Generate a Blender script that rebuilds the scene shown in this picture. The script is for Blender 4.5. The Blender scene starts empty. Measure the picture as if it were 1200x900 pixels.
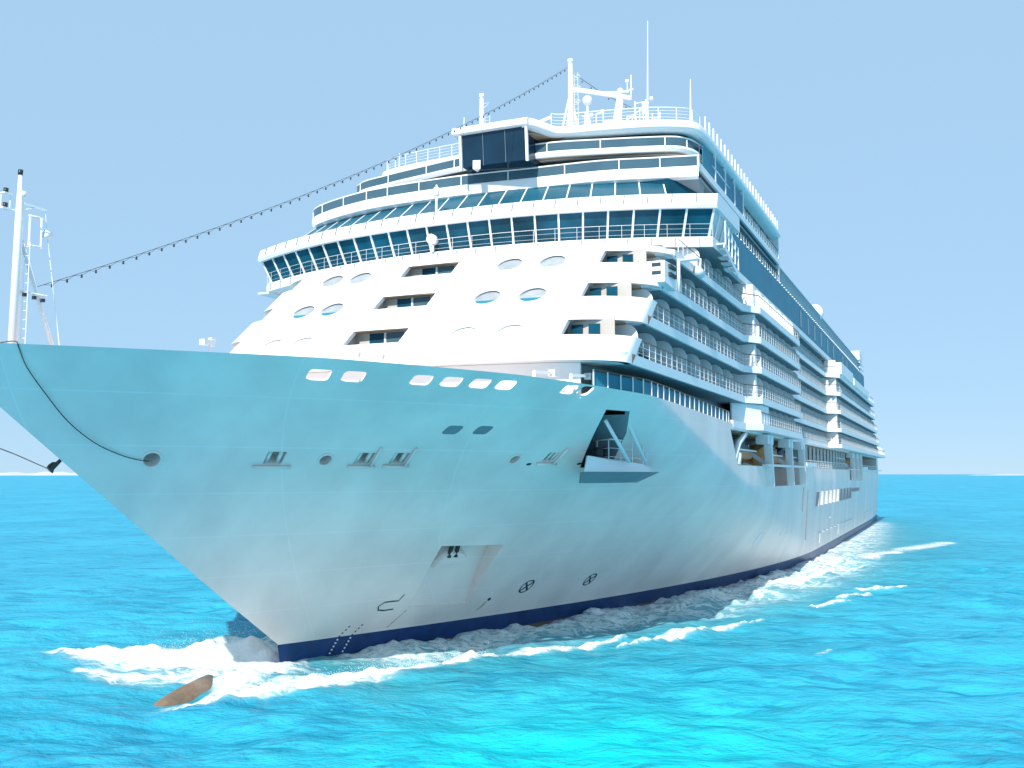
import bpy, bmesh, math, random
import numpy as np
from mathutils import Vector, Matrix

random.seed(7)
R = math.radians
sc = bpy.context.scene
col = sc.collection

# ------------------------------------------------------------------ camera
cam_d = bpy.data.cameras.new("camera")
cam_d.sensor_width = 36.0
cam_d.lens = 33.127
cam_d.clip_start = 0.5
cam_d.clip_end = 60000
cam = bpy.data.objects.new("camera", cam_d)
col.objects.link(cam)
cam.location = (0, 0, 11.58)
cam.rotation_euler = (R(90 + 5.4576), 0, R(-65.011))
sc.camera = cam

# ------------------------------------------------------------------ light
SUN_EL, SUN_OFF = 38.0, -5.0         # elevation; degrees to starboard of the bow
sd = Vector((-math.cos(R(SUN_OFF)) * math.cos(R(SUN_EL)), math.sin(R(SUN_OFF)) * math.cos(R(SUN_EL)), math.sin(R(SUN_EL))))
w = bpy.data.worlds.new("World")
sc.world = w
w.use_nodes = True
nt = w.node_tree
for n in list(nt.nodes):
    nt.nodes.remove(n)
sky = nt.nodes.new("ShaderNodeTexSky")
sky.sky_type = 'NISHITA'
sky.sun_disc = False
sky.sun_elevation = R(SUN_EL)
sky.sun_rotation = math.atan2(sd.x, sd.y)
sky.altitude = 0
sky.air_density = 0.8
sky.dust_density = 0.0
sky.ozone_density = 4.0
bg = nt.nodes.new("ShaderNodeBackground")
bg.inputs['Strength'].default_value = 0.15
wo = nt.nodes.new("ShaderNodeOutputWorld")
# thin marine haze in the air: the clear sky washed towards an even pale blue
hz = nt.nodes.new("ShaderNodeMix"); hz.data_type = 'RGBA'
hz.inputs['Factor'].default_value = 0.95
hz.inputs['B'].default_value = (1.17, 1.84, 2.50, 1)
nt.links.new(sky.outputs[0], hz.inputs['A'])
nt.links.new(hz.outputs['Result'], bg.inputs[0])
nt.links.new(bg.outputs[0], wo.inputs[0])

sun_d = bpy.data.lights.new("sun", 'SUN')
sun_d.energy = 2.6
sun_d.angle = R(0.53)
sun_d.color = (1.0, 0.95, 0.88)
sun = bpy.data.objects.new("sun", sun_d)
col.objects.link(sun)
sun.rotation_euler = (-sd).to_track_quat('-Z', 'Y').to_euler()

vs = sc.view_settings
vs.view_transform = 'Standard'
vs.look = 'None'
vs.gamma = 1
vs.use_curve_mapping = False
vs.exposure = 1.2

# ------------------------------------------------------------------ materials
def mat(name, color, rough=0.5, spec=0.5, metal=0.0, noise=0.0, nscale=0.6, bump=0.0, bscale=3.0, coat=0.0):
    m = bpy.data.materials.new(name)
    m.use_nodes = True
    t = m.node_tree
    b = t.nodes['Principled BSDF']
    b.inputs['Base Color'].default_value = (*color, 1)
    b.inputs['Roughness'].default_value = rough
    b.inputs['Specular IOR Level'].default_value = spec
    b.inputs['Metallic'].default_value = metal
    if coat:
        b.inputs['Coat Weight'].default_value = coat
    tc = t.nodes.new("ShaderNodeTexCoord")
    if noise:
        nz = t.nodes.new("ShaderNodeTexNoise")
        nz.inputs['Scale'].default_value = nscale
        nz.inputs['Detail'].default_value = 6
        t.links.new(tc.outputs['Object'], nz.inputs['Vector'])
        mr = t.nodes.new("ShaderNodeMapRange")
        mr.inputs['From Min'].default_value = 0.3
        mr.inputs['From Max'].default_value = 0.7
        mr.inputs['To Min'].default_value = 1 - noise
        mr.inputs['To Max'].default_value = 1 + noise * 0.3
        t.links.new(nz.outputs['Fac'], mr.inputs['Value'])
        mx = t.nodes.new("ShaderNodeVectorMath")
        mx.operation = 'SCALE'
        mx.inputs[0].default_value = color
        t.links.new(mr.outputs[0], mx.inputs['Scale'])
        t.links.new(mx.outputs[0], b.inputs['Base Color'])
    if bump:
        nb = t.nodes.new("ShaderNodeTexNoise")
        nb.inputs['Scale'].default_value = bscale
        nb.inputs['Detail'].default_value = 5
        t.links.new(tc.outputs['Object'], nb.inputs['Vector'])
        bp = t.nodes.new("ShaderNodeBump")
        bp.inputs['Strength'].default_value = bump
        bp.inputs['Distance'].default_value = 0.05
        t.links.new(nb.outputs['Fac'], bp.inputs['Height'])
        t.links.new(bp.outputs[0], b.inputs['Normal'])
    return m

M = {}
M['white'] = mat("white_paint", (0.80, 0.81, 0.82), 0.42, 0.4, noise=0.04, nscale=0.35)
M['rail'] = mat("rail_white", (0.82, 0.82, 0.82), 0.45, 0.4, noise=0.03)
M['cream'] = mat("partition_white", (0.74, 0.77, 0.78), 0.5, 0.4, noise=0.05)
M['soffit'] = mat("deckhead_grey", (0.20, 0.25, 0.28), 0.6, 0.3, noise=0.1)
M['teaksoffit'] = mat("teak_deckhead", (0.46, 0.31, 0.20), 0.6, 0.3, noise=0.2, nscale=1.5)
M['teak'] = mat("teak_rail", (0.16, 0.085, 0.05), 0.5, 0.4, noise=0.2, nscale=2)
M['deck'] = mat("teak_deck", (0.42, 0.31, 0.21), 0.7, 0.3, noise=0.2, nscale=1.0)
M['glass'] = mat("dark_bridge_glass", (0.008, 0.075, 0.125), 0.12, 0.12, noise=0.6, nscale=0.35)
M['teal'] = mat("teal_glass", (0.030, 0.21, 0.30), 0.45, 0.10, noise=0.12, nscale=0.3)
M['wind'] = mat("windscreen_glass", (0.06, 0.12, 0.16), 0.12, 0.3, noise=0.15, nscale=0.5)
M['pale_glass'] = mat("pale_glass", (0.40, 0.50, 0.53), 0.15, 0.5, noise=0.1)
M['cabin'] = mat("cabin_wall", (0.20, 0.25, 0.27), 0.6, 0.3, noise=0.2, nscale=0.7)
M['lightteal'] = mat("windbreak_teal", (0.13, 0.30, 0.35), 0.4, 0.15, noise=0.12, nscale=0.5)
M['beige'] = mat("recess_beige", (0.50, 0.46, 0.42), 0.6, 0.3, noise=0.1)
M['bar'] = mat("bar_grey_white", (0.42, 0.43, 0.44), 0.6, 0.2, noise=0.1)
M['raked'] = mat("raked_glass", (0.014, 0.10, 0.155), 0.3, 0.12, noise=0.25, nscale=0.5)
M['porthole'] = mat("porthole_glass", (0.36, 0.39, 0.41), 0.25, 0.4, noise=0.2, nscale=1.5)
M['screen'] = mat("screen_black", (0.006, 0.028, 0.055), 0.18, 0.4, noise=0.3, nscale=0.4)
M['dark'] = mat("dark_recess", (0.035, 0.05, 0.06), 0.6, 0.3, noise=0.3)
M['grey'] = mat("grey_fitting", (0.20, 0.25, 0.28), 0.5, 0.4, noise=0.15)
M['mark'] = mat("hull_mark_blue", (0.012, 0.05, 0.09), 0.5, 0.3, noise=0.3, nscale=3)
M['rust'] = mat("rust_streak", (0.72, 0.56, 0.44), 0.8, 0.2, noise=0.4, nscale=2)
M['orange'] = mat("lifeboat_orange", (0.50, 0.20, 0.06), 0.45, 0.4, noise=0.12)
M['navyboat'] = mat("lifeboat_navy", (0.012, 0.03, 0.07), 0.35, 0.5, noise=0.2)
M['rope'] = mat("rope_grey", (0.10, 0.09, 0.085), 0.9, 0.1, noise=0.3, nscale=6, bump=0.6, bscale=20)
M['bulb'] = mat("bulb_dark", (0.02, 0.03, 0.035), 0.3, 0.5, noise=0.3)
M['antifoul'] = mat("antifouling_brown", (0.27, 0.19, 0.14), 0.55, 0.4, noise=0.35, nscale=1.2)
def wet_bulb():
    m = M['antifoul']; t = m.node_tree; N, L = t.nodes.new, t.links.new
    b_ = t.nodes['Principled BSDF']
    tc = N("ShaderNodeTexCoord"); n = N("ShaderNodeTexNoise"); n.inputs['Scale'].default_value = .6; n.inputs['Detail'].default_value = 7; n.inputs['Roughness'].default_value = .7
    L(tc.outputs['Object'], n.inputs['Vector'])
    r_ = N("ShaderNodeValToRGB"); e = r_.color_ramp.elements
    e[0].position = .30; e[0].color = (.10, .085, .075, 1); e[1].position = .52; e[1].color = (.22, .145, .095, 1)
    e2 = e.new(.75); e2.color = (.32, .26, .21, 1)
    L(n.outputs['Fac'], r_.inputs[0]); L(r_.outputs[0], b_.inputs['Base Color'])
    bp = N("ShaderNodeBump"); bp.inputs['Strength'].default_value = .7; bp.inputs['Distance'].default_value = .12
    L(n.outputs['Fac'], bp.inputs['Height']); L(bp.outputs[0], b_.inputs['Normal']); b_.inputs['Roughness'].default_value = .3
wet_bulb()
M['sand'] = mat("coast_sand", (0.55, 0.56, 0.55), 0.9, 0.1, noise=0.2, nscale=0.004)

def hull_material():
    m = mat("hull_paint", (0.78, 0.79, 0.80), 0.38, 0.45)
    t = m.node_tree
    b = t.nodes['Principled BSDF']
    N, L = t.nodes.new, t.links.new
    tc = N("ShaderNodeTexCoord")
    sx = N("ShaderNodeSeparateXYZ"); L(tc.outputs['Object'], sx.inputs[0])
    def math_(op, a, bv=None, c=None):
        n = N("ShaderNodeMath"); n.operation = op
        for i, v in enumerate((a, bv, c)):
            if v is None: continue
            if isinstance(v, (int, float)): n.inputs[i].default_value = v
            else: L(v, n.inputs[i])
        return n.outputs[0]
    # plating seams: shallow welded lines, long strakes and sloping butts
    def seam(coord, period, width):
        fr = math_('FRACT', math_('DIVIDE', coord, period))
        d = math_('ABSOLUTE', math_('SUBTRACT', fr, 0.5))
        return math_('LESS_THAN', d, width / period)
    ez = seam(sx.outputs['Z'], 2.35, 0.03)
    ex = seam(math_('ADD', sx.outputs['X'], math_('MULTIPLY', sx.outputs['Z'], 0.9)), 9.2, 0.03)
    n1 = N("ShaderNodeTexNoise"); n1.inputs['Scale'].default_value = 0.22; n1.inputs['Detail'].default_value = 4
    L(tc.outputs['Object'], n1.inputs['Vector'])
    ln = math_('MULTIPLY', math_('MAXIMUM', ez, ex), n1.outputs['Fac'])
    # plate-by-plate unfairness
    sc_ = N("ShaderNodeVectorMath"); sc_.operation = 'MULTIPLY'; sc_.inputs[1].default_value = (0.5, 0.5, 0.85)
    L(tc.outputs['Object'], sc_.inputs[0])
    n2 = N("ShaderNodeTexNoise"); n2.inputs['Scale'].default_value = 0.9; n2.inputs['Detail'].default_value = 2
    L(sc_.outputs[0], n2.inputs['Vector'])
    h = math_('ADD', math_('MULTIPLY', ln, 0.35), math_('MULTIPLY', n2.outputs['Fac'], 0.5))
    bp = N("ShaderNodeBump"); bp.inputs['Strength'].default_value = 0.10; bp.inputs['Distance'].default_value = 0.12
    L(h, bp.inputs['Height']); L(bp.outputs[0], b.inputs['Normal'])
    # paint: navy boot stripe, brown antifouling at the waterline, white above with faint weathering
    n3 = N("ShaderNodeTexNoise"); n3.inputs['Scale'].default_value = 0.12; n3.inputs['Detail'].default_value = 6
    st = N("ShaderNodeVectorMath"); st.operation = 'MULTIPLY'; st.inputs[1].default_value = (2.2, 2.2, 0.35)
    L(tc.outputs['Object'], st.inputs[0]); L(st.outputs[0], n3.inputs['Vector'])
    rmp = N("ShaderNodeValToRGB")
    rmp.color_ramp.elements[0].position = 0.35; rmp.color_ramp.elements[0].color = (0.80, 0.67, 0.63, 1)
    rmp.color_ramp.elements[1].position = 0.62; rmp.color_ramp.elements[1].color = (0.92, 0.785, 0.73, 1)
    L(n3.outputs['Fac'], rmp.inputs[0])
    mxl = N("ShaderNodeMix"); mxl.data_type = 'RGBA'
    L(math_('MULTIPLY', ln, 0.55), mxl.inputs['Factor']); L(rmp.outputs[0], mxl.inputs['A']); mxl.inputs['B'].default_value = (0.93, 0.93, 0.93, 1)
    wob = math_('MULTIPLY', math_('SUBTRACT', n1.outputs['Fac'], 0.5), 0.03)
    zz = math_('ADD', sx.outputs['Z'], wob)
    n4 = N("ShaderNodeTexNoise"); n4.inputs['Scale'].default_value = 1.5; n4.inputs['Detail'].default_value = 5
    L(tc.outputs['Object'], n4.inputs['Vector'])
    nav = N("ShaderNodeValToRGB")
    nav.color_ramp.elements[0].position = 0.35; nav.color_ramp.elements[0].color = (0.004, 0.030, 0.115, 1)
    nav.color_ramp.elements[1].position = 0.7; nav.color_ramp.elements[1].color = (0.006, 0.05, 0.19, 1)
    L(n4.outputs['Fac'], nav.inputs[0])
    m1 = N("ShaderNodeMix"); m1.data_type = 'RGBA'
    L(math_('LESS_THAN', zz, 1.22), m1.inputs['Factor']); L(mxl.outputs['Result'], m1.inputs['A']); L(nav.outputs[0], m1.inputs['B'])
    m2 = N("ShaderNodeMix"); m2.data_type = 'RGBA'
    L(math_('LESS_THAN', math_('ADD', sx.outputs['Z'], math_('MULTIPLY', n4.outputs['Fac'], 0.25)), 0.14), m2.inputs['Factor'])
    L(m1.outputs['Result'], m2.inputs['A']); m2.inputs['B'].default_value = (0.16, 0.10, 0.07, 1)
    L(m2.outputs['Result'], b.inputs['Base Color'])
    return m
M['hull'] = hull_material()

# ------------------------------------------------------------------ mesh helpers
class MB:
    def __init__(s): s.v, s.f, s.m, s.sm = [], [], [], []
    def add(s, vs_, fs, mi=0, smooth=False):
        o = len(s.v)
        s.v += [tuple(p) for p in vs_]
        for f in fs:
            s.f.append([o + i for i in f]); s.m.append(mi); s.sm.append(smooth)
    def box(s, c, d, mi=0, ang=0.0):
        hx, hy, hz = d[0] / 2, d[1] / 2, d[2] / 2
        ca, sa = math.cos(ang), math.sin(ang)
        p = []
        for z in (-hz, hz):
            for x, y in ((-hx, -hy), (hx, -hy), (hx, hy), (-hx, hy)):
                p.append((c[0] + x * ca - y * sa, c[1] + x * sa + y * ca, c[2] + z))
        s.add(p, [(3, 2, 1, 0), (4, 5, 6, 7), (0, 1, 5, 4), (1, 2, 6, 5), (2, 3, 7, 6), (3, 0, 4, 7)], mi)
    def b2(s, a, b, mi=0):
        s.box([(a[i] + b[i]) / 2 for i in range(3)], [abs(b[i] - a[i]) for i in range(3)], mi)
    def beam(s, a, b, wd, ht, mi=0):
        a, b = Vector(a), Vector(b)
        d = (b - a).normalized()
        up = Vector((0, 0, 1)) if abs(d.z) < 0.95 else Vector((1, 0, 0))
        sd_ = d.cross(up).normalized(); up = sd_.cross(d)
        p = []
        for q in (a, b):
            for i, j in ((-1, -1), (1, -1), (1, 1), (-1, 1)):
                p.append(q + sd_ * wd / 2 * i + up * ht / 2 * j)
        s.add(p, [(0, 1, 2, 3), (7, 6, 5, 4), (1, 0, 4, 5), (2, 1, 5, 6), (3, 2, 6, 7), (0, 3, 7, 4)], mi)
    def tube(s, pts, r, n=6, mi=0, cap=True):
        pts = [Vector(p) for p in pts]
        rs = r if isinstance(r, (list, tuple)) else [r] * len(pts)
        v = []
        for i, p in enumerate(pts):
            d = (pts[min(i + 1, len(pts) - 1)] - pts[max(i - 1, 0)])
            d = d.normalized() if d.length > 1e-9 else Vector((0, 0, 1))
            u = Vector((0, 0, 1)) if abs(d.z) < 0.9 else Vector((1, 0, 0))
            a = d.cross(u).normalized(); b = d.cross(a)
            for k in range(n):
                t = 2 * math.pi * k / n
                v.append(p + (a * math.cos(t) + b * math.sin(t)) * rs[i])
        f = []
        for i in range(len(pts) - 1):
            for k in range(n):
                k2 = (k + 1) % n
                f.append((i * n + k, i * n + k2, (i + 1) * n + k2, (i + 1) * n + k))
        if cap:
            f.append(tuple(range(n - 1, -1, -1))); f.append(tuple((len(pts) - 1) * n + k for k in range(n)))
        s.add(v, f, mi, n > 6)
    def prism(s, poly, vec, mi=0):
        n = len(poly); vec = Vector(vec)
        v = [Vector(p) for p in poly] + [Vector(p) + vec for p in poly]
        f = [tuple(range(n - 1, -1, -1)), tuple(range(n, 2 * n))]
        f += [(i, (i + 1) % n, n + (i + 1) % n, n + i) for i in range(n)]
        s.add(v, f, mi)
    def slab(s, poly, z0, z1, mi=0):
        s.prism([(p[0], p[1], z0) for p in poly], (0, 0, z1 - z0), mi)
    def grid(s, rows, mi=0, smooth=False, closed=False):
        n = len(rows[0])
        v = [p for r_ in rows for p in r_]
        f = []
        for i in range(len(rows) - 1):
            for k in range(n if closed else n - 1):
                k2 = (k + 1) % n
                f.append((i * n + k, i * n + k2, (i + 1) * n + k2, (i + 1) * n + k))
        s.add(v, f, mi, smooth)
    def loft(s, rings, mi=0, smooth=False):
        """closed rings -> closed solid"""
        n = len(rings[0]); s.grid(rings, mi, smooth, True)
        s.add(rings[0], [tuple(range(n - 1, -1, -1))], mi)
        s.add(rings[-1], [tuple(range(n))], mi)
    def band(s, curve, prof, mi=0, smooth=False):
        """closed section (list of (out, z) pairs) swept along curve of (x, y, nx, ny)"""
        rings = []
        for (x, y, nx, ny, *dz) in curve:
            d = dz[0] if dz else 0
            rings.append([(x + nx * o, y + ny * o, z + d) for o, z in prof])
        s.loft(rings, mi, smooth)
    def sphere(s, c, r, n=10, mi=0, sx=1, sy=1, sz=1):
        v, f = [], []
        m = max(4, n // 2)
        for i in range(m + 1):
            t = math.pi * i / m
            for k in range(n):
                a = 2 * math.pi * k / n
                v.append((c[0] + r * sx * math.sin(t) * math.cos(a), c[1] + r * sy * math.sin(t) * math.sin(a), c[2] + r * sz * math.cos(t)))
        for i in range(m):
            for k in range(n):
                k2 = (k + 1) % n
                f.append((i * n + k, (i + 1) * n + k, (i + 1) * n + k2, i * n + k2))
        s.add(v, f, mi, True)
    def mesh(s, name, mats, fix=True):
        me = bpy.data.meshes.new(name)
        me.from_pydata(s.v, [], s.f)
        for m in (mats if isinstance(mats, (list, tuple)) else [mats]):
            me.materials.append(m)
        me.polygons.foreach_set('material_index', s.m)
        me.polygons.foreach_set('use_smooth', s.sm)
        if fix:
            bm = bmesh.new(); bm.from_mesh(me)
            bmesh.ops.remove_doubles(bm, verts=bm.verts, dist=1e-4)
            bmesh.ops.recalc_face_normals(bm, faces=bm.faces)
            bm.to_mesh(me); bm.free()
        me.update()
        return me
    def build(s, name, mats, parent=None, fix=True):
        o = bpy.data.objects.new(name, s.mesh(name, mats, fix))
        col.objects.link(o)
        if parent is not None: attach(o, parent)
        return o

def base_of(p):
    m = Matrix.Identity(4)
    while p is not None:
        m = Matrix.Translation(p.location) @ m if p.parent is None else m
        p = p.parent
    return m
def attach(o, parent):
    o.parent = parent
    if parent.parent is None and parent.type == 'EMPTY':
        o.matrix_parent_inverse = Matrix.Translation(-Vector(parent.location))
def empty(name, loc):
    o = bpy.data.objects.new(name, None); o.location = loc; col.objects.link(o); return o
def tag(o, label=None, cat=None, group=None, kind=None):
    if label: o['label'] = label
    if cat: o['category'] = cat
    if group: o['group'] = group
    if kind: o['kind'] = kind
    return o
def group_part(name, parent):
    """an Empty part that only carries sub-parts"""
    o = bpy.data.objects.new(name, None); col.objects.link(o); attach(o, parent); return o

def rail_run(mb, path, h=1.05, step=1.4, bars=3, r=0.03, mi=0, toprail=None, top_r=None):
    """stanchions, wires and a top rail along a path of floor points"""
    path = [Vector(p) for p in path]
    if toprail is not None or True:
        mb.tube([p + Vector((0, 0, h)) for p in path], top_r or r * 1.3, 4, mi if toprail is None else toprail)
    for b in range(bars):
        z = h * (b + 0.6) / (bars + 0.6)
        mb.tube([p + Vector((0, 0, z)) for p in path], r * 0.55, 4, mi)
    acc = 0.0
    nxt = 0.0
    for a, b in zip(path, path[1:]):
        L = (b - a).length
        while nxt <= acc + L + 1e-6:
            p = a.lerp(b, (nxt - acc) / max(L, 1e-9))
            mb.tube([p, p + Vector((0, 0, h))], r, 4, mi)
            nxt += step
        acc += L
    p = path[-1]
    mb.tube([p, p + Vector((0, 0, h))], r, 4, mi)

# ------------------------------------------------------------------ hull form
CY = 37.7
def ip(x, xs, ys): return float(np.interp(x, xs, ys))
def stem(z): return ip(z, [-8, 0, 1.27, 4, 7.33, 11.4, 14.5, 17.6], [47.6, 47.35, 47.1, 43.0, 38.14, 32.25, 27.84, 23.4])
def hb(x, z):
    t = min(max(z / 17.0, 0), 1.05)
    Lz = 97 - 67 * t ** 0.85
    n = 1.95 - .4 * t
    B = 20.0 + 0.9 * min(t * 1.6, 1)
    u = (x - stem(z)) / Lz
    if u <= 0: return 0.0
    b = B if u >= 1 else B * (1 - (1 - u) ** n)
    if x > 225:                                       # the run of the stern narrows a little
        b *= 1 - 0.05 * ((x - 225) / 42) ** 2
    return b
def sheer(x): return ip(x, [20, 26, 36, 45, 53, 62, 74, 92, 300], [17.15, 17.0, 17.0, 16.8, 16.5, 16.35, 16.0, 15.6, 15.6])
def hp(x, z, off=0.0):
    p = Vector((x, CY - hb(x, z), z))
    return p + hn(x, z) * off if off else p
def hn(x, z):
    e = 0.05
    a = Vector((2 * e, -(hb(x + e, z) - hb(x - e, z)), 0)); b = Vector((0, -(hb(x, z + e) - hb(x, z - e)), 2 * e))
    n = a.cross(b).normalized()
    return n if n.y < 0 else -n
def hframe(x, z):
    n = hn(x, z)
    t = Vector((0, 0, 1)).cross(n).normalized()
    if t.x < 0: t = -t
    u = n.cross(t).normalized()
    if u.z < 0: u = -u
    return hp(x, z), t, u, n

AFT = 266.0
def hull_mesh():
    U = [0] + [((i / 150) ** 1.7) for i in range(1, 151)]
    V = [i / 46 for i in range(47)]
    zb = -3.0
    def pt(u, v, dx=0.0, inset=0.0, drop=0.0):
        z = 17.0 * v
        for _ in range(6):
            x = stem(z) + u * (AFT - stem(z))
            z = zb + v * (sheer(x) - zb)
        x = stem(z) + u * (AFT - stem(z)) + dx * (1 - u)
        b = hb(x, z)
        if u > 0 or dx: b = max(b - inset * min(1, b / 0.8), 0.02)
        return x, b, z - drop
    def dropf(x): return ip(x, [60, 70, 76], [1.2, 1.2, 0.12])
    port, stbd = [], []
    for side, rows in ((-1, port), (1, stbd)):
        for v in V:
            rows.append([(x, CY + side * b, z) for x, b, z in (pt(u, v) for u in U)])
        rows.append([(x, CY + side * b, z) for x, b, z in (pt(u, 1, .5, .28) for u in U)])
        low = []
        for u in U:
            x, b, z = pt(u, 1, .5, .28)
            zl = z - dropf(x)
            x = stem(zl) + u * (AFT - stem(zl)) + .7 * (1 - u)
            low.append((x, CY + side * max(hb(x, zl) - .30, .02), zl))
        rows.append(low)
    mb = MB()
    for r_ in (port, stbd): mb.grid(r_, 0, False)
    mb.grid([port[-1], stbd[-1]]); mb.grid([port[0], stbd[0]])
    # transom and the tip of the rim
    n = len(port)
    loop = [r_[-1] for r_ in port] + [r_[-1] for r_ in reversed(stbd)]
    mb.add(loop, [tuple(range(len(loop)))])
    loop = [r_[0] for r_ in port[len(V) - 1:]] + [r_[0] for r_ in reversed(stbd[len(V) - 1:])]
    mb.add(loop, [tuple(range(len(loop)))])
    return mb

SHIP = empty("cruise_ship", (150, CY, 0))
tag(SHIP, "huge white cruise ship under way, many balcony decks and a navy stripe at the waterline", "cruise ship")

# --- openings cut in the hull
cut = MB()
def hcut(x, z, poly, depth, out=0.4, mi=0, skew=0.0):
    p, t, u, n = hframe(x, z)
    front = [p + t * (a + skew * b) + u * b + n * out for a, b in poly]
    cut.prism(front, -n * (out + depth), mi)
def rrect(wd, ht, r=0.12, seg=3):
    pts = []
    for cx, cz, a0 in ((wd / 2 - r, ht / 2 - r, 0), (-wd / 2 + r, ht / 2 - r, 90), (-wd / 2 + r, -ht / 2 + r, 180), (wd / 2 - r, -ht / 2 + r, 270)):
        for k in range(seg + 1):
            a = R(a0 + 90 * k / seg)
            pts.append((cx + r * math.cos(a), cz + r * math.sin(a)))
    return pts
def circ(r, n=16, e=1.0): return [(r * math.cos(2 * math.pi * k / n), r * e * math.sin(2 * math.pi * k / n)) for k in range(n)]

WIN = [(36.74, 1.12), (38.1, 1.12), (41.0, 1.1), (42.41, 1.1), (43.85, 1.1), (45.23, 1.1), (49.15, 1.0), (50.3, 1.0)]
for x, wd in WIN: hcut(x, 16.3, rrect(wd, .84, .2), 1.1, skew=0.12)
CH = [(39.15, 12.4, 0), (43.35, 12.42, 1), (45.15, 12.44, 1), (54.55, 12.62, 1)]
for x, z, _ in CH: hcut(x, z, rrect(1.0, .96, .04, 1), 0.7, mi=0, skew=0.1)
HAWSE = [(34.25, 12.3, .42), (41.5, 12.35, .36), (52.05, 12.5, .36)]
for x, z, r_ in HAWSE: hcut(x, z, circ(r_, 18, 1.15), 0.9)
# folding mooring platform's port
cut.prism([(53.75, 12, 15.45), (55.9, 12, 15.45), (58.1, 12, 14.2), (60.7, 12, 12.0), (57.9, 12, 12.0)], (0, 13, 0), 1)
# promenade and lifeboat recess, and its two notches for the boats
cut.prism([(79.4, 10, 15.35), (82.2, 10, 12.35), (252, 10, 12.35), (252, 10, 15.35)], (0, 12.2, 0), 0)
cut.b2((98.5, 10, 10.3), (120.3, 20.4, 12.36))
cut.b2((179.5, 10, 10.5), (200, 20.4, 12.36))
# anchor pocket: deep at the top, running out to nothing at the foot
def pocket():
    cs = [(53.73, 6.96), (58.78, 6.79), (59.99, 2.56), (55.12, 2.71)]
    fr = [hp(x, z) + hn(x, z) * .5 for x, z in cs]
    bk = [hp(x, z) - hn(x, z) * d for (x, z), d in zip(cs, (1.5, 1.5, 0.12, 0.12))]
    # follow the flare half way up
    ms = [((cs[1][0] + cs[2][0]) / 2, (cs[1][1] + cs[2][1]) / 2), ((cs[0][0] + cs[3][0]) / 2, (cs[0][1] + cs[3][1]) / 2)]
    v = fr + bk
    cut.add(v, [(0, 1, 2, 3), (7, 6, 5, 4), (0, 4, 5, 1), (1, 5, 6, 2), (2, 6, 7, 3), (3, 7, 4, 0)], 0)
pocket()

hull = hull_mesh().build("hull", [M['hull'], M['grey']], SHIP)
cutter = bpy.data.objects.new("cutter", cut.mesh("cutter", [M['hull'], M['grey']]))
col.objects.link(cutter)
def boolean(o, c):
    md = o.modifiers.new("b", 'BOOLEAN'); md.operation = 'DIFFERENCE'; md.object = c; md.solver = 'EXACT'; md.use_self = True
    dg = bpy.context.evaluated_depsgraph_get(); dg.update()
    me = bpy.data.meshes.new_from_object(o.evaluated_get(dg))
    o.modifiers.remove(md); o.data = me
    bpy.data.objects.remove(c)
    return o
def smooth_angle(o, deg):
    me = o.data
    me.polygons.foreach_set('use_smooth', [True] * len(me.polygons))
    me.set_sharp_from_angle(angle=R(deg))
boolean(hull, cutter)
hull.data.name = "hull"
smooth_angle(hull, 24)

# bulbous bow, its nose just breaking the surface ahead of the stem
b = MB()
rings = []
for i in range(25):
    t = i / 24
    x = 37.2 + t * 12.0
    r_ = max(1.7 * math.sqrt(max(1 - (1 - min(t / .5, 1)) ** 2, 0)) if t < .5 else 1.7, .04)
    ring = []
    for k in range(32):
        a = 2 * math.pi * k / 32
        ca, sa = math.cos(a), math.sin(a)
        e = 1 + .05 * math.sin(3 * a + 9 * t) + .03 * math.sin(7 * a - 21 * t)
        ridge = abs(ca) ** 1.15 * (1 if ca > 0 else -1)          # a blunt ridge along the top
        ring.append((x, CY + .25 + r_ * .85 * ridge * e, -.95 - .9 * t - max(t - .38, 0) * 7 + r_ * sa * e))
    rings.append(ring)
b.loft(rings, 0, True)
b.build("bulbous_bow", M['antifoul'], hull)

# roller chocks: sill bar, rollers, guard post
for i, (x, z, post) in enumerate(CH):
    p, t, u, n = hframe(x, z)
    m_ = MB()
    c0 = p - u * .58 + n * .10
    hl = .98 if not post else .8
    m_.tube([c0 - t * (hl + .05), c0 + t * hl], .085, 8)
    for k in ((-.3, .3) if i < 3 else (-.36, 0, .36)):
        q = p + t * k - n * .18
        m_.tube([q - u * .48 - t * .04, q + u * .48 + t * .04], .12 if i < 3 else .09, 8)
    if post:
        q = p + t * .5 + n * .12
        m_.tube([q - u * .5, q + u * 1.0 + t * .12], .07, 8)
    m_.build("roller_chock", M['hull'], hull)
for x, z, r_ in HAWSE:
    p, t, u, n = hframe(x, z)
    m_ = MB()
    m_.tube([p + n * .03 + t * r_ * 1.05 * math.cos(a) + u * r_ * 1.2 * math.sin(a) for a in [2 * math.pi * k / 20 for k in range(21)]], .055, 8, 0, False)
    m_.build("hawse_pipe", M['hull'], hull)
# two grey louvred vents and the small dark drains
def decal(x, z, poly, material, name, parent, off=0.02, skew=0.0, th=.03):
    m_ = MB(); pts = []
    p0, t0, u0, n0 = hframe(x, z)
    front = []
    for a, c_ in poly:
        q = p0 + t0 * (a + skew * c_) + u0 * c_
        front.append(hp(q.x, q.z, off))
    m_.prism(front, -n0 * th)
    return m_.build(name, material, parent)
for x, z in ((46.0, 14.02), (47.67, 14.06)): decal(x, z, rrect(1.0, .74, .2), M['grey'], "vent", hull, skew=.3)
for x, z in ((53.53, 12.19), (57.4, 12.25)): decal(x, z, rrect(.36, .2, .09), M['dark'], "drain", hull, skew=.3)

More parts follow.
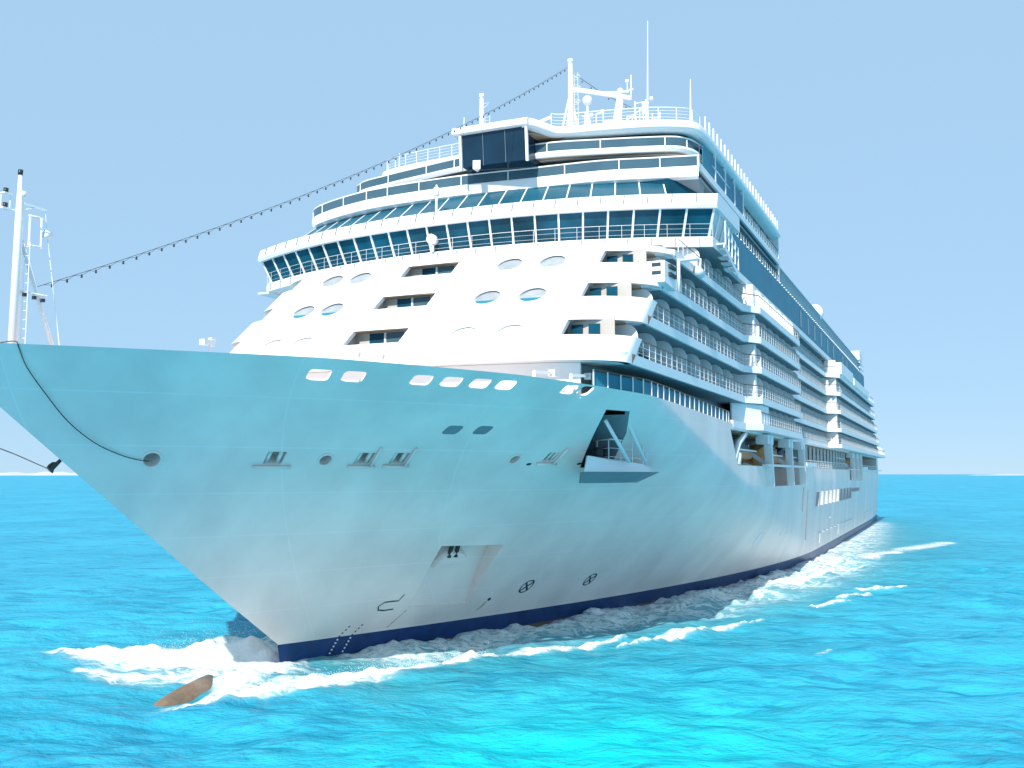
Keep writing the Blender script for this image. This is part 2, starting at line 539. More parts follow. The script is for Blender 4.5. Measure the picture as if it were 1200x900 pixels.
# anchor stowed in its pocket
p, t, u, n = hframe(55.9, 5.75)
m_ = MB()
prof = [(-1.35, -.62), (-1.0, -.42), (-.4, -.30), (.3, -.26), (.9, -.3), (1.25, -.36), (1.18, .25), (.75, .62), (.3, .78), (-.5, .82), (-.95, .6), (-1.2, .1)]
m_.loft([[p + t * a * s_ + u * (c_ * s_ - .1) + n * o for a, c_ in prof] for s_, o in ((.98, -1.2), (1.0, -.45), (.9, -.18))])
an = m_.build("anchor", M['hull'], hull)
m_ = MB()
for k in (-.55, .0): m_.beam(p + t * k + u * .32 - n * .15, p + t * (k + .12) + u * 1.1 - n * .6, .17, .3)
m_.build("anchor_slot", M['dark'], an)

# painted marks: bulb sign, thruster signs, draught marks
def stripe(pts, wd, name, material, off=.012):
    m_ = MB(); rows = []
    n_ = len(pts)
    for i, (x, z) in enumerate(pts):
        a, c_ = pts[max(i - 1, 0)], pts[min(i + 1, n_ - 1)]
        dx, dz = c_[0] - a[0], c_[1] - a[1]; l_ = math.hypot(dx, dz)
        ox, oz = -dz / l_ * wd / 2, dx / l_ * wd / 2
        rows.append([hp(x + ox, z + oz, off), hp(x - ox, z - oz, off)])
    m_.grid(rows)
    return m_.build(name, material, hull)
stripe([(53.95, 3.72), (53.85, 3.3), (53.4, 3.32), (52.85, 3.3), (52.6, 3.05), (52.75, 2.8), (53.2, 2.72), (53.9, 2.74)], .09, "bulb_sign", M['mark'])
for x, z in ((64.82, 3.29), (71.91, 3.2)):
    m_ = MB(); r_ = .5
    rows = []
    for k in range(25):
        a = 2 * math.pi * k / 24
        rows.append([hp(x + rr * 1.15 * math.cos(a), z + rr * math.sin(a), .012) for rr in (r_, r_ - .09)])
    m_.grid(rows)
    for s_ in (-1, 1):
        q = [(x + .42 * s_ * k + .04 * e, z + .36 * k - .05 * e * s_) for k, e in ((-1, -1), (1, -1), (1, 1), (-1, 1))]
        m_.add([hp(a, c_, .016) for a, c_ in q], [(0, 1, 2, 3)])
    m_.build("thruster_sign", M['mark'], hull)
for k in range(9):
    for x0 in (50.6, 51.5):
        x, z = x0 + .10 * k, .25 + .2 * k
        m_ = MB(); m_.add([hp(x + a, z + c_, .014) for a, c_ in ((-.05, -.05), (.06, -.05), (.06, .05), (-.05, .05))], [(0, 1, 2, 3)])
        m_.build("draught_mark", M['white'] if z < 1.2 else M['mark'], hull)
stripe([(55.05, 2.55), (54.75, 2.0), (54.4, 1.4)], .11, "rust_streak", M['rust'])
decal(61.94, 2.6, circ(.16, 10), M['dark'], "drain", hull)
stripe([(61.85, 2.45), (61.7, 2.1), (61.5, 1.85)], .22, "rust_streak", M['rust'])

# fittings on the after hull: slanted white bars, fender frames, rows of ports
for k in range(10):
    x = 134 + k * 5.0
    m_ = MB()
    m_.prism([(x, 16.66, 7.25), (x + .4, 16.66, 7.25), (x + 1.2, 16.66, 9.15), (x + .8, 16.66, 9.15)], (0, .6, 0))
    m_.build("hull_bar", M['bar'], hull)
for k in range(4):
    x = 184 + k * 2.6
    m_ = MB(); m_.prism([(x, 16.35, 8.4), (x + .4, 16.35, 8.4), (x + .7, 16.35, 9.0), (x + .3, 16.35, 9.0)], (0, .6, 0)); m_.build("hull_bar", M['bar'], hull)
def frame(pts, wd):
    m_ = MB()
    for (a, za), (c_, zc) in zip(pts, pts[1:]):
        m_.beam(hp(a, za, .06), hp(c_, zc, .06), wd, .14)
    m_.build("fender_frame", M['white'], hull)
frame([(139, 2.0), (139, 3.35), (188, 3.2)], .34); frame([(162, 3.2), (162, 2.0)], .4)
frame([(213, 2.0), (213, 3.3), (246, 3.2)], .34)
for k in range(10):
    x = 108 + k * 3.1 if k < 5 else 128 + k * 3.4
    decal(x, 5.0, circ(.2, 8), M['white'], "porthole", hull, .03)
for k in range(8): decal(176 + k * 5, 5.6, circ(.22, 8), M['white'], "porthole", hull, .03)
decal(99.5, 4.9, circ(.55, 12, 1.5), M['white'], "pilot_door", hull, .03)
for x, z0, z1 in ((125.8, 3.2, 9.6), (121.5, 7.0, 10.0)):
    m_ = MB(); m_.tube([hp(x, z0, .08), hp(x, z1, .08)], .09, 6); m_.build("hull_pipe", M['hull'], hull)
# rubbing strake along the foot of the promenade
m_ = MB()
pts = [(x, 16.72) for x in (81, 98)] 
m_.b2((94, 16.25, 12.32), (126, 16.85, 12.55)); m_.b2((176, 16.4, 12.32), (258, 16.85, 12.5))
m_.build("promenade_sill", M['white'], hull)
for x0, x1 in ((120.6, 130), (200.5, 212)):
    m_ = MB(); m_.b2((x0, 16.2, 12.5), (x1, 16.75, 13.0)); m_.build("promenade_locker", M['white'], hull)

# the folded-out mooring platform
m_ = MB()
top = [(57.2, 21.8), (54.2, 20.5), (56.6, 19.4), (61.4, 18.2), (64.9, 18.75), (63.2, 20.4)]
bot = [(57.2, 21.9), (56.2, 21.3), (57.6, 20.8), (60.4, 19.9), (62.6, 19.7), (62.6, 20.4)]
m_.loft([[(x, y, 11.0) for x, y in bot], [(x, y, 11.72) for x, y in top]], 1)
pl = m_.build("mooring_platform", [M['white'], M['soffit']], hull)
m_ = MB()
m_.loft([[(x, y, 11.722) for x, y in [(57.3, 21.6), (54.35, 20.48), (56.7, 19.5), (61.4, 18.35), (64.6, 18.85), (63.0, 20.4)]],
         [(x, y, z) for (x, y), z in zip([(57.5, 21.5), (55.0, 20.45), (57.0, 19.75), (61.0, 18.8), (63.0, 19.1), (62.4, 20.3)], (12.75, 12.72, 12.45, 12.25, 12.2, 12.3))]])
m_.build("platform_coaming", M['white'], pl)
m_ = MB()
rail_run(m_, [(58.2, 21.0, 12.3), (57.3, 19.8, 12.35), (61.0, 18.75, 12.25), (62.9, 19.0, 12.2), (62.4, 20.3, 12.3)], 1.45, 1.35, 2, .035)
m_.build("platform_railing", M['rail'], pl)
for a, c_ in (((55.0, 19.3, 14.9), (58.7, 19.0, 12.35)), ((57.2, 18.6, 14.9), (61.6, 18.75, 12.3))):
    m_ = MB(); m_.tube([a, c_], .12, 8); m_.build("platform_stay", M['rail'], pl)
m_ = MB()
m_.tube([(57.4, 20.6, 12.5), (57.4, 20.6, 13.3)], .3, 8); m_.tube([(58.4, 20.5, 12.5), (58.4, 20.5, 13.3)], .3, 8)
m_.sphere((57.9, 21.6, 13.4), .55, 10)
m_.build("mooring_winch", M['dark'], pl)

# deck gear on the foredeck seen over the bulwark
for (x, y, z) in ((33.3, 31.0, 17.0),):
    m_ = MB(); m_.tube([(x, y, z - .4), (x, y, z + .55)], .06, 6); m_.box((x - .1, y, z + .62), (.75, .3, .26)); m_.box((x + .2, y, z + .78), (.3, .2, .2))
    m_.build("deck_light", M['rail'], SHIP)
for (x, y) in ((37.8, 26.2), (39.0, 25.6)):
    m_ = MB(); m_.tube([(x, y, 16.75), (x, y, 17.25)], .045, 6); m_.beam((x - .35, y + .2, 17.18), (x + .45, y - .2, 17.34), .16, .14); m_.box((x + .35, y - .15, 17.4), (.25, .2, .16))
    m_.build("deck_light", M['rail'], SHIP)
for (x, y, L_) in ((46.6, 20.4, 2.0), (49.0, 19.2, 2.1), (53.4, 17.9, 1.9)):
    m_ = MB(); m_.tube([(x, y, 16.5), (x, y, 17.1)], .1, 8)
    m_.beam((x, y, 17.1), (x + L_, y - .35, 17.22), .16, .16); m_.box((x + L_, y - .3, 17.2), (.5, .4, .36))
    m_.build("deck_crane", M['rail'], SHIP)

# ------------------------------------------------------------------ raked white front
def cc(dy):
    dy = abs(dy); v = 1.7 * (dy / 18.4) ** 2.5
    if dy > 17: v += 2.2 * (1 - math.sqrt(max(0, 1 - ((dy - 17) / 3.9) ** 2)))
    return v
def cs(y):                                  # rounding of the starboard corner
    return 3.4 * (1 - math.sqrt(max(0, 1 - (max(y - 42.8, 0) / 4.85) ** 2)))
def fx(y, z): return 47.3 + 1.19 * (z - 18) + cc(y - CY) + cs(y)
SW = 47.6                                   # starboard side of the lower house
YS = [16.8 + (SW - 16.8) * .5 * (1 - math.cos(math.pi * k / 60)) for k in range(61)]
def offs(pts, d):
    out = []
    n_ = len(pts)
    for i, (x, y) in enumerate(pts):
        a, c_ = pts[max(i - 1, 0)], pts[min(i + 1, n_ - 1)]
        dx, dy = c_[0] - a[0], c_[1] - a[1]; l_ = math.hypot(dx, dy) or 1
        out.append((x + dy / l_ * d, y - dx / l_ * d))
    return out
def front_curve(z, tail=0.9):
    c_ = [(fx(y, z), y) for y in YS]
    return [(c_[0][0] + tail, c_[0][1])] + c_ + [(c_[-1][0] + tail, c_[-1][1])]
ZF = [18.0 + .358333 * k for k in range(25)]
fo = MB(); outer, inner = [], []
for z in ZF:
    c_ = front_curve(z)
    outer.append([(x, y, z) for x, y in c_]); inner.append([(x, y, z) for x, y in offs(c_, .42)])
fo.grid(outer); fo.grid(inner)
fo.grid([outer[0], inner[0]]); fo.grid([outer[-1], inner[-1]])
fo.grid([[r_[0] for r_ in outer], [r_[0] for r_ in inner]]); fo.grid([[r_[-1] for r_ in outer], [r_[-1] for r_ in inner]])
front = fo.build("front_bulkhead", [M['white']], SHIP)
cut = MB()
ZD0 = (18.0, 20.8, 23.6)
ROWS = ((19.72, 20.80), (22.58, 23.66), (25.40, 26.45))
for z0, z1 in ROWS:
    for s_ in (-1, 1):
        ye, yo = (20.55, 12.0) if s_ < 0 else (44.6, 64.0)
        cut.prism([(44, ye, z0), (44, ye, z1), (44, yo, z1), (44, yo, z0)], (40, 0, 0))
    cut.prism([(44, 30.85, z0), (44, 30.85, z1), (44, 34.95, z1), (44, 34.95, z0)], (40, 0, 0))
OV = []
for zc in (20.05, 22.92, 25.75):
    for y in (23.75, 26.75, 38.55, 41.0):
        OV.append((y, zc))
        cut.prism([(44, y + a, zc + c_) for a, c_ in circ(.86, 24, .64)], (40, 0, 0))
cutter = bpy.data.objects.new("cutter", cut.mesh("cutter", [M['white']])); col.objects.link(cutter)
boolean(front, cutter); front.data.name = "front_bulkhead"
smooth_angle(front, 22)
for y, zc in OV:
    m_ = MB()
    pts = [(y + a, zc + c_) for a, c_ in circ(.93, 20, .64 / .86)]
    m_.prism([(fx(a, c_) + .22, a, c_) for a, c_ in pts], (.08, 0, 0))
    rim = MB(); rim.tube([(fx(y + a, zc + c_) + .03, y + a, zc + c_) for a, c_ in [(.90 * math.cos(t_), .58 * math.sin(t_)) for t_ in [2 * math.pi * k / 28 for k in range(29)]]], .045, 6, 0, False); rim.build("porthole_rim", M['cream'], front)
    ov = m_.build("porthole", M['porthole'] if zc > 22 else M['white'], front)
    if zc > 21:
        m_ = MB(); low = [q for q in pts if (q[1] - zc) < (-.02 if zc < 24 else -.25)]
        low.sort(key=lambda q: math.atan2(q[1] - zc, q[0] - y))
        m_.prism([(fx(a, c_) + .205, a, c_) for a, c_ in low], (.05, 0, 0))
        m_.build("porthole_tint", M['teal'] if zc < 24 else M['white'], ov)  # teal paints in a reflection on the glass, white the pale interior

for i, (z0, z1) in enumerate(ROWS):
    xw = fx(33, ZD0[i] + 1.6) + 2.1
    m_ = MB(); m_.b2((xw + .02, 29.5, z0 - 1.0), (xw + .1, 36.6, z1 + .08)); m_.b2((xw - .8, 35.3, z0 - 1.0), (xw, 35.4, z1 - .2)); m_.build("bay_wall", M['beige'], front)
    m_ = MB(); m_.b2((xw - .5, 30.0, z1 - .06), (xw + .01, 35.6, z1 - .02)); m_.build("bay_deckhead", M['teaksoffit'], front)
    xp = fx(20.0, ZD0[i] + 1.6) + 1.95
    m_ = MB(); m_.b2((xp + .12, 17.9, z0 - .9), (xp + .2, 20.9, z1 + .08)); m_.build("bay_wall", M['beige'], front)
    for (ya, yb, mt) in ((33.1, 34.2, 'glass'), (31.6, 32.9, 'wind'), (30.6, 31.2, 'cream')):
        m_ = MB(); m_.b2((xw, ya, z0 - .9), (xw + .04, yb, z1 - .1)); m_.build("bay_door", M[mt], front)
    m_ = MB(); m_.b2((xw - .04, 32.94, z0 - .9), (xw + .05, 33.06, z1 - .1)); m_.b2((xw - .04, 31.3, z0 - .9), (xw + .05, 31.42, z1 - .1)); m_.build("bay_frame", M['rail'], front)
    for ya in (19.9, 18.8):
        xx = xp + .08
        m_ = MB(); m_.b2((xx - .1, ya, z0 - .6), (xx + .05, ya + .7, z1 - .25)); m_.build("bay_door", M['glass'], front)

m_ = MB()
cv = [(fx(y, 18) + 1.3, y) for y in [19.2 + 25 * k / 24 for k in range(25)]]
m_.slab(cv + [(p_[0] + .15, p_[1]) for p_ in reversed(cv)], 15.9, 17.98); m_.build("lower_front_wall", M['white'], front)
# sloping ledge from the head of the white front out to the bridge lip
def bxb(y): return 67.1 + 4.5 * (abs(y - CY) / 21.2) ** 2.1     # foot of bridge windows, z 29.9
def bxt(y): return 66.2 + 4.7 * (abs(y - CY) / 22.0) ** 2.2     # head of bridge windows, z 31.9
m_ = MB()
ys = [20.5 + (46.6 - 20.5) * k / 30 for k in range(31)]
m_.loft([[(fx(y, 26.6), y, 26.56), (bxb(y) - .55, y, 29.05), (bxb(y) + .2, y, 29.05), (fx(y, 26.6) + .5, y, 26.56)] for y in ys])
m_.build("bridge_ledge", M['white'], SHIP)

# ------------------------------------------------------------------ balcony decks
def side_y(x):
    if x < 86: return 16.8
    if x < 88: return 16.8 - 1.2 * (x - 86) / 2
    if x < 113: return 15.6
    if x < 150.5: return 17.1
    if x < 152.8: return 17.1 - 1.8 * (x - 150.5) / 2.3
    return 15.3
def side_path(x0, x1):
    xs = [x0] + [x for x in (86, 88, 112.999, 113.001, 150.5, 152.8) if x0 < x < x1] + [x1]
    return [(x, side_y(x)) for x in xs]
ENDS = [255, 235, 230, 225, 223, 222]
ZD = [15.55, 18.0, 20.8, 23.6, 26.4, 29.2]
def deck_poly(i):
    z = ZD[i]
    if i == 0:
        sp = [(x, y - .025) for x, y in side_path(80.5, ENDS[0])]
        port = sp; stb = [(x, 64.4 - y) for x, y in reversed(sp)]
        return port + stb
    if i < 5:
        fc = offs(front_curve(z + .3, 0.2), .40 if i > 1 else .05)
        x0 = fc[0][0] + .3
        sp = side_path(x0, ENDS[i])
        return [(x, y) for x, y in reversed(fc[1:-1])] + sp + [(x, 64.4 - y) for x, y in reversed(sp)]
    sp = [(74, 16.8), (ENDS[5], 16.9)]
    return sp + [(x, 64.4 - y) for x, y in reversed(sp)]
def clean(poly):
    out = []
    for p in poly:
        if not out or math.hypot(p[0] - out[-1][0], p[1] - out[-1][1]) > 1e-3: out.append(p)
    return out
cand = []                                            # partitions, nearest first
for i in range(6):
    z = ZD[i]; th = .62
    m_ = MB(); m_.slab(clean(deck_poly(i)), z, z + th)
    dk = m_.build("balcony_deck", [M['white']], SHIP)
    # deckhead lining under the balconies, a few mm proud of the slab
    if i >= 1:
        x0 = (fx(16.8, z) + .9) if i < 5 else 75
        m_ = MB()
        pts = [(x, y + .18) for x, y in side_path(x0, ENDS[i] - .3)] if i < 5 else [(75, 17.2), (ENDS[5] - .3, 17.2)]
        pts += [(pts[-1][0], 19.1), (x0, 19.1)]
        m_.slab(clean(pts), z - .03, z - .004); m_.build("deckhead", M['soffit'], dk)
    if i >= 2 and i < 5:
        m_ = MB()
        fcv = offs(front_curve(z, .0), .5)[1:-1]
        seg = [p_ for p_ in fcv if 17.6 < p_[1] < 20.6]
        seg = seg + [(p_[0] + 1.9, p_[1] + .4) for p_ in reversed(seg)]
        m_.slab(clean(seg), z - .035, z - .002); m_.build("teak_deckhead", M['teaksoffit'], dk)
    # cabin wall behind the balconies
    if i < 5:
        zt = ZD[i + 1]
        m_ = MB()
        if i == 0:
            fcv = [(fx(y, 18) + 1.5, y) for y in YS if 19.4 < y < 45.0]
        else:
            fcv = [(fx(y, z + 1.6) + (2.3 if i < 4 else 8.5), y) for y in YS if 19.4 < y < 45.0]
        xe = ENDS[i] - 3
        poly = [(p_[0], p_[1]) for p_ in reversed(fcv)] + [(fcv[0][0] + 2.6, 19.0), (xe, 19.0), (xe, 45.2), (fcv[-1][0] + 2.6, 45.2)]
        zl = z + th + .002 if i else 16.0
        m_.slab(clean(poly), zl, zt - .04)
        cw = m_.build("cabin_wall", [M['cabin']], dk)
        cx0 = fcv[0][0] + 3.0
        # glass doors
        doors = MB(); far = MB()
        x = (cx0 + .4) if i else 90; k = 0
        xmax = ENDS[i] - 6
        while x < xmax:
            tgt = doors if k < 14 else far
            if k < 10:
                d_ = MB(); d_.b2((x, 18.93, zl + .05), (x + 2.5, 18.996, zl + 2.0)); d_.build("balcony_door", M['glass'], cw)
            else:
                far.b2((x, 18.93, zl + .05), (x + 2.5, 18.996, zl + 2.0))
            x += 3.9; k += 1
        if far.v: tag(far.build("balcony_door", M['glass'], cw), kind='stuff')
        # partitions
        x = (cx0 - 1.3) if i else 90.2
        while x < xmax + 2:
            cand.append((x, i, side_y(x), zl)); x += 3.9
    # railing with teak cap
    if i < 5:
        m_ = MB()
        x0 = (fx(16.8, z + .6) + 1.4) if i else 87.9
        path = [(x, y + .1, z + th) for x, y in side_path(x0, ENDS[i] - .15)]
        rail_run(m_, path, 1.05, 1.3, 2, .03, 0, 1, .045)
        m_.build("railing", [M['rail'], M['teak']], dk)
        # clear windbreak panels behind the stanchions
        m_ = MB()
        for (a, b_) in zip(path, path[1:]):
            if abs(b_[0] - a[0]) < .5: continue
            m_.add([(a[0], a[1] + .05, a[2] + .12), (b_[0], b_[1] + .05, b_[2] + .12), (b_[0], b_[1] + .05, b_[2] + .93), (a[0], a[1] + .05, a[2] + .93)], [(0, 1, 2, 3)])
    D = dk
    globals().setdefault('DECKS', []).append(dk)
def partition(mb, x, y0, z, y1=19.0, h=2.1):
    pr = [(y1, z), (y0, z), (y0, z + h - .8)]
    for k in range(1, 7):
        a = R(15 * k)
        pr.append((y0 + .75 * (1 - math.cos(a)), z + h - .8 + .8 * math.sin(a)))
    pr.append((y1, z + h))
    mb.prism([(x, y, zz) for y, zz in pr], (.07, 0, 0))
cand.sort(key=lambda c_: c_[0])
stuffp = {}
for k, (x, i, y, z) in enumerate(cand):
    if k < 78:
        m_ = MB(); partition(m_, x, y + .3, z); m_.build("balcony_partition", M['cream'], DECKS[i])
    else:
        partition(stuffp.setdefault(i, MB()), x, y + .3, z)
for i, m_ in stuffp.items(): tag(m_.build("balcony_partition", M['cream'], DECKS[i]), kind='stuff')

# steps of the sides: closing walls at the bumps (white, facing forward)
for i in range(5):
    z, zt = ZD[i] + .62, ZD[i + 1]
    for xa, ya, xb, yb in ((86.9, 16.4, 87.9, 15.9), (151.2, 16.7, 152.6, 15.6)):
        m_ = MB()
        if i == 0 and xa < 90:
            m_.prism([(84.8, 17.75, z - .6), (88.4, 15.85, z - .6), (92.2, 15.8, z - .6), (92.2, 17.9, z - .6), (84.8, 17.9, z - .6)], (0, 0, zt - z + .55))
        else:
            m_.prism([(xb + .1, yb + .3, z), (xb + .7, yb + .25, z), (xb + .45, yb + .25, zt - .05), (xb - .15, yb + .3, zt - .05)], (.0, 1.6, 0))
        m_.build("side_panel", M['white'], DECKS[i])

# sunlit white terrace parapets near the stern
for (x0, x1, z0, z1) in ((153, 172, 27.0, 28.8), (174, 206, 27.0, 28.3)):
    m_ = MB(); m_.b2((x0, 15.0, z0), (x1, 15.25, z1)); m_.b2((x0 - .25, 15.0, z0), (x0, 18.5, z1)); m_.build("terrace_parapet", M['white'], DECKS[4])

# promenade railing on the hull edge forward, ahead of the balconies
m_ = MB()
path = [(x, CY - hb(x, sheer(x)) + .14, sheer(x)) for x in np.linspace(50.5, 79.5, 24)]
rail_run(m_, path, .95, 1.35, 0, .045, 0, 1, .05)
pr = m_.build("promenade_railing", [M['rail'], M['teak']], SHIP)
m_ = MB()
m_.grid([[(x, y + .1, z + .03) for x, y, z in path], [(x, y + .1, z + .85) for x, y, z in path]])
m_.build("windbreak_panel", M['teal'], pr)

# promenade inside the lifeboat recess
pw = group_part("promenade", SHIP)
m_ = MB(); m_.b2((84, 21.6, 12.36), (251, 21.9, 15.3)); m_.build("promenade_wall", M['pale_glass'], pw)
m_ = MB(); m_.b2((83.5, 17.2, 15.24), (251.5, 21.6, 15.33)); m_.build("promenade_deckhead", M['teaksoffit'], pw)
for k in range(14):
    x = 125 + k * 4.0
    m_ = MB(); m_.b2((x, 17.3, 12.36), (x + .22, 17.6, 15.3)); m_.build("promenade_post", M['rail'], pw)
m_ = MB(); rail_run(m_, [(122, 17.05, 12.36), (178, 17.05, 12.36)], 1.0, 2.0, 3, .04); rail_run(m_, [(201, 17.05, 12.36), (251, 17.05, 12.36)], 1.0, 2.0, 3, .04)
m_.build("promenade_rail", M['rail'], pw)
def davit(x, tall=True):
    m_ = MB()
    m_.beam((x, 16.5, 12.3 if not tall else 10.4), (x - 1.2, 16.5, 15.2), .75, .5)
    m_.b2((x - 2.6, 16.25, 14.5), (x + .6, 17.4, 15.42))
    m_.beam((x + .2, 17.0, 12.6), (x - .8, 20.5, 15.2), .4, .4)
    m_.build("davit", M['white'], pw)
for x in (96.5, 109.5, 119.0, 183.0, 191.0, 198.5): davit(x)
m_ = MB(); m_.tube([(82.4, 17.3, 12.5), (84.0, 17.1, 14.3), (86.5, 17.0, 15.2)], .28, 8); m_.tube([(83.6, 17.2, 12.4), (83.8, 17.2, 13.4)], .4, 10)
m_.build("davit", M['cream'], pw)

# ------------------------------------------------------------------ bridge
BR = group_part("bridge", SHIP)
Y0, Y1 = 16.1, 59.3
bys = [Y0 + (Y1 - Y0) * k / 40 for k in range(41)]
m_ = MB()
m_.loft([[(bxb(y) - .55, y, 29.06), (bxb(y) - .6, y, 29.5), (bxb(y) - .45, y, 29.86), (bxb(y) + .05, y, 29.9), (78, y, 29.9), (78, y, 29.06)] for y in bys])
m_.build("bridge_sill", M['white'], BR)
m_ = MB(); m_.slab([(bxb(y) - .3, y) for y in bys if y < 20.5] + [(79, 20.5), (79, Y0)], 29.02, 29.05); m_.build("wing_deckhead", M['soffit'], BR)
Y0t, Y1t = 15.55, 59.85
byt = [Y0t + (Y1t - Y0t) * k / 40 for k in range(41)]
m_ = MB()
m_.loft([[(bxt(y) - .35, y, 31.9), (bxt(y) - .5, y, 32.15), (bxt(y) - .15, y, 33.05), (bxt(y) + .3, y, 33.2), (79, y, 33.2), (79, y, 31.9)] for y in byt])
m_.build("bridge_roof", M['white'], BR)
for k in range(25):
    y = 17 + (58.5 - 17) * k / 24
    m_ = MB(); m_.beam((bxb(y) - .56, y, 29.12), (bxb(y) - .60, y, 29.75), .06, .12); m_.build("sill_bracket", M['soffit'], BR)
    m_ = MB(); m_.beam((bxt(y) - .48, y, 32.3), (bxt(y) - .2, y, 33.0), .07, .12); m_.build("roof_bracket", M['soffit'], BR)
NP = 23
class Mull:
    def beam(s, a, b, wd, ht):
        m_ = MB(); m_.beam(a, b, wd, ht); m_.build("mullion", M['white'], BR)
mull = Mull()
for k in range(NP):
    ya, yb = 16.5 + (58.9 - 16.5) * k / NP, 16.5 + (58.9 - 16.5) * (k + 1) / NP
    ta, tb = 15.85 + (59.55 - 15.85) * k / NP, 15.85 + (59.55 - 15.85) * (k + 1) / NP
    m_ = MB()
    m_.add([(bxb(ya), ya, 29.9), (bxb(yb), yb, 29.9), (bxt(tb), tb, 31.92), (bxt(ta), ta, 31.92)], [(0, 1, 2, 3)])
    m_.build("bridge_window", M['glass'], BR)
    mull.beam((bxb(ya) - .03, ya, 29.86), (bxt(ta) - .03, ta, 31.95), .15, .16)
mull.beam((bxb(58.9) - .03, 58.9, 29.86), (bxt(59.55) - .03, 59.55, 31.95), .15, .16)
# wing ends: glazed sides, raked posts
for yb_, yt_, yy in ((16.5, 15.85, 1), (58.9, 59.55, -1)):
    x0, x1, xt0, xt1 = bxb(yb_), 76.5, bxt(yt_), 76.5
    for k in range(3):
        a, b_ = k / 3, (k + 1) / 3
        m_ = MB()
        m_.add([(x0 + (x1 - x0) * a, yb_, 29.9), (x0 + (x1 - x0) * b_, yb_, 29.9), (xt0 + (xt1 - xt0) * b_, yt_, 31.92), (xt0 + (xt1 - xt0) * a, yt_, 31.92)], [(0, 1, 2, 3)])
        m_.build("wing_window", M['pale_glass'], BR)
        mull.beam((x0 + (x1 - x0) * b_, yb_, 29.86), (xt0 + (xt1 - xt0) * b_, yt_, 31.95), .16, .16)
m_ = MB(); rail_run(m_, [(bxb(y) - .5, y, 29.86) for y in bys], 1.0, 1.75, 2, .016); m_.build("bridge_railing", M['rail'], BR)
# inside the bridge: the console that shows through the panes
# port wing stair and working platforms
m_ = MB()
for k in range(5):
    m_.b2((72.6 + k * 1.05, 15.5, 29.5 - k * .28), (73.9 + k * 1.05, 16.5, 29.6 - k * .28))
m_.beam((72.4, 15.5, 29.35), (78.0, 15.5, 27.9), .08, .35)
m_.build("wing_stair", M['white'], BR)
m_ = MB()
for k in range(5):
    x = 73.0 + k * 1.2; zb_ = 29.55 - k * .28
    m_.tube([(x, 15.5, zb_), (x, 15.5, zb_ + 1.9)], .06, 6)
m_.tube([(73.0, 15.5, 30.7), (77.8, 15.5, 29.55)], .05, 6); m_.tube([(73.0, 15.5, 31.35), (77.8, 15.5, 30.25)], .05, 6)
m_.build("wing_railing", M['rail'], BR)
m_ = MB()
for (x, y) in ((72.2, 59.9), (73.2, 60.3), (74.3, 60.4)): m_.tube([(x, y, 28.9), (x + .15, y - .1, 30.7)], .06, 6)
m_.slab([(71.6, 58.9), (71.4, 60.5), (75, 60.6), (75, 58.9)], 28.95, 29.1)
m_.build("wing_platform", M['white'], BR)
# searchlight and the signal post in the middle
m_ = MB()
m_.tube([(66.4, 38.2, 29.85), (66.4, 38.2, 30.5)], .16, 8); m_.tube([(66.1, 38.2, 30.85), (66.75, 38.2, 30.85)], .42, 14)
m_.tube([(66.15, 38.2, 30.3), (66.15, 38.2, 31.0)], .1, 6)
m_.build("searchlight", M['rail'], BR)
m_ = MB()
m_.tube([(66.6, 37.95, 32.6), (66.6, 37.95, 35.5)], [.13, .08], 8); m_.tube([(66.6, 37.95, 34.6), (66.6, 37.95, 35.25)], .24, 8); m_.sphere((66.6, 37.95, 32.8), .3)
m_.build("signal_post", M['rail'], BR)
# sidelight box with black slots and the davit arm beneath the wing
m_ = MB(); m_.prism([(58.4, 16.35, 23.95), (60.6, 16.2, 23.7), (60.6, 16.2, 25.35), (58.4, 16.35, 25.35)], (0, 1.2, 0))
sb = m_.build("sidelight_box", M['white'], SHIP)
for z in (24.45, 24.98):
    m_ = MB(); m_.b2((59.1, 16.12, z), (60.45, 16.3, z + .24)); m_.build("sidelight_slot", M['dark'], sb)
    m_ = MB(); m_.b2((58.37, 16.6, z), (58.39, 17.2, z + .24)); m_.build("sidelight_slot", M['dark'], sb)
m_ = MB()
m_.tube([(63.0, 16.65, 24.1), (63.0, 16.65, 26.3)], .12, 8); m_.tube([(63.0, 16.65, 26.3), (67.6, 16.3, 27.3)], .1, 8)
m_.tube([(67.6, 16.3, 27.35), (67.6, 16.3, 26.6)], .16, 8); m_.tube([(66.7, 16.3, 26.3), (68.0, 16.3, 26.3)], .36, 14)
m_.build("camera_arm", M['cream'], SHIP)

# ------------------------------------------------------------------ upper works
UP = group_part("upper_decks", SHIP)
# teal raked windows above the bridge
N_ = 19
for k in range(N_):
    ya, yb = 19.5 + (56.0 - 19.5) * k / N_, 19.5 + (56.0 - 19.5) * (k + 1) / N_
    m_ = MB()
    f_ = lambda y: (bxt(y) + 1.3, y, 33.2)
    g_ = lambda y: (bxt(y) + 4.0, y + (CY - y) * .06, 35.5)
    m_.add([f_(ya + .05), f_(yb - .05), g_(yb - .05), g_(ya + .05)], [(0, 1, 2, 3)])
    m_.build("raked_window", M['raked'], UP)
m_ = MB()
for k in range(N_ + 1):
    y = 19.5 + (56.0 - 19.5) * k / N_
    m_.beam(f_(y), g_(y), .11, .08)
m_.build("raked_window_frame", M['rail'], UP)
m_ = MB(); m_.slab([(72.6, 19.9), (75, 18.2), (112, 18.2), (112, 52), (79, 52), (75, 51), (72.0, 44), (71.8, 37), (72.0, 28)], 33.21, 35.3); m_.build("lounge_wall", M['glass'], UP)

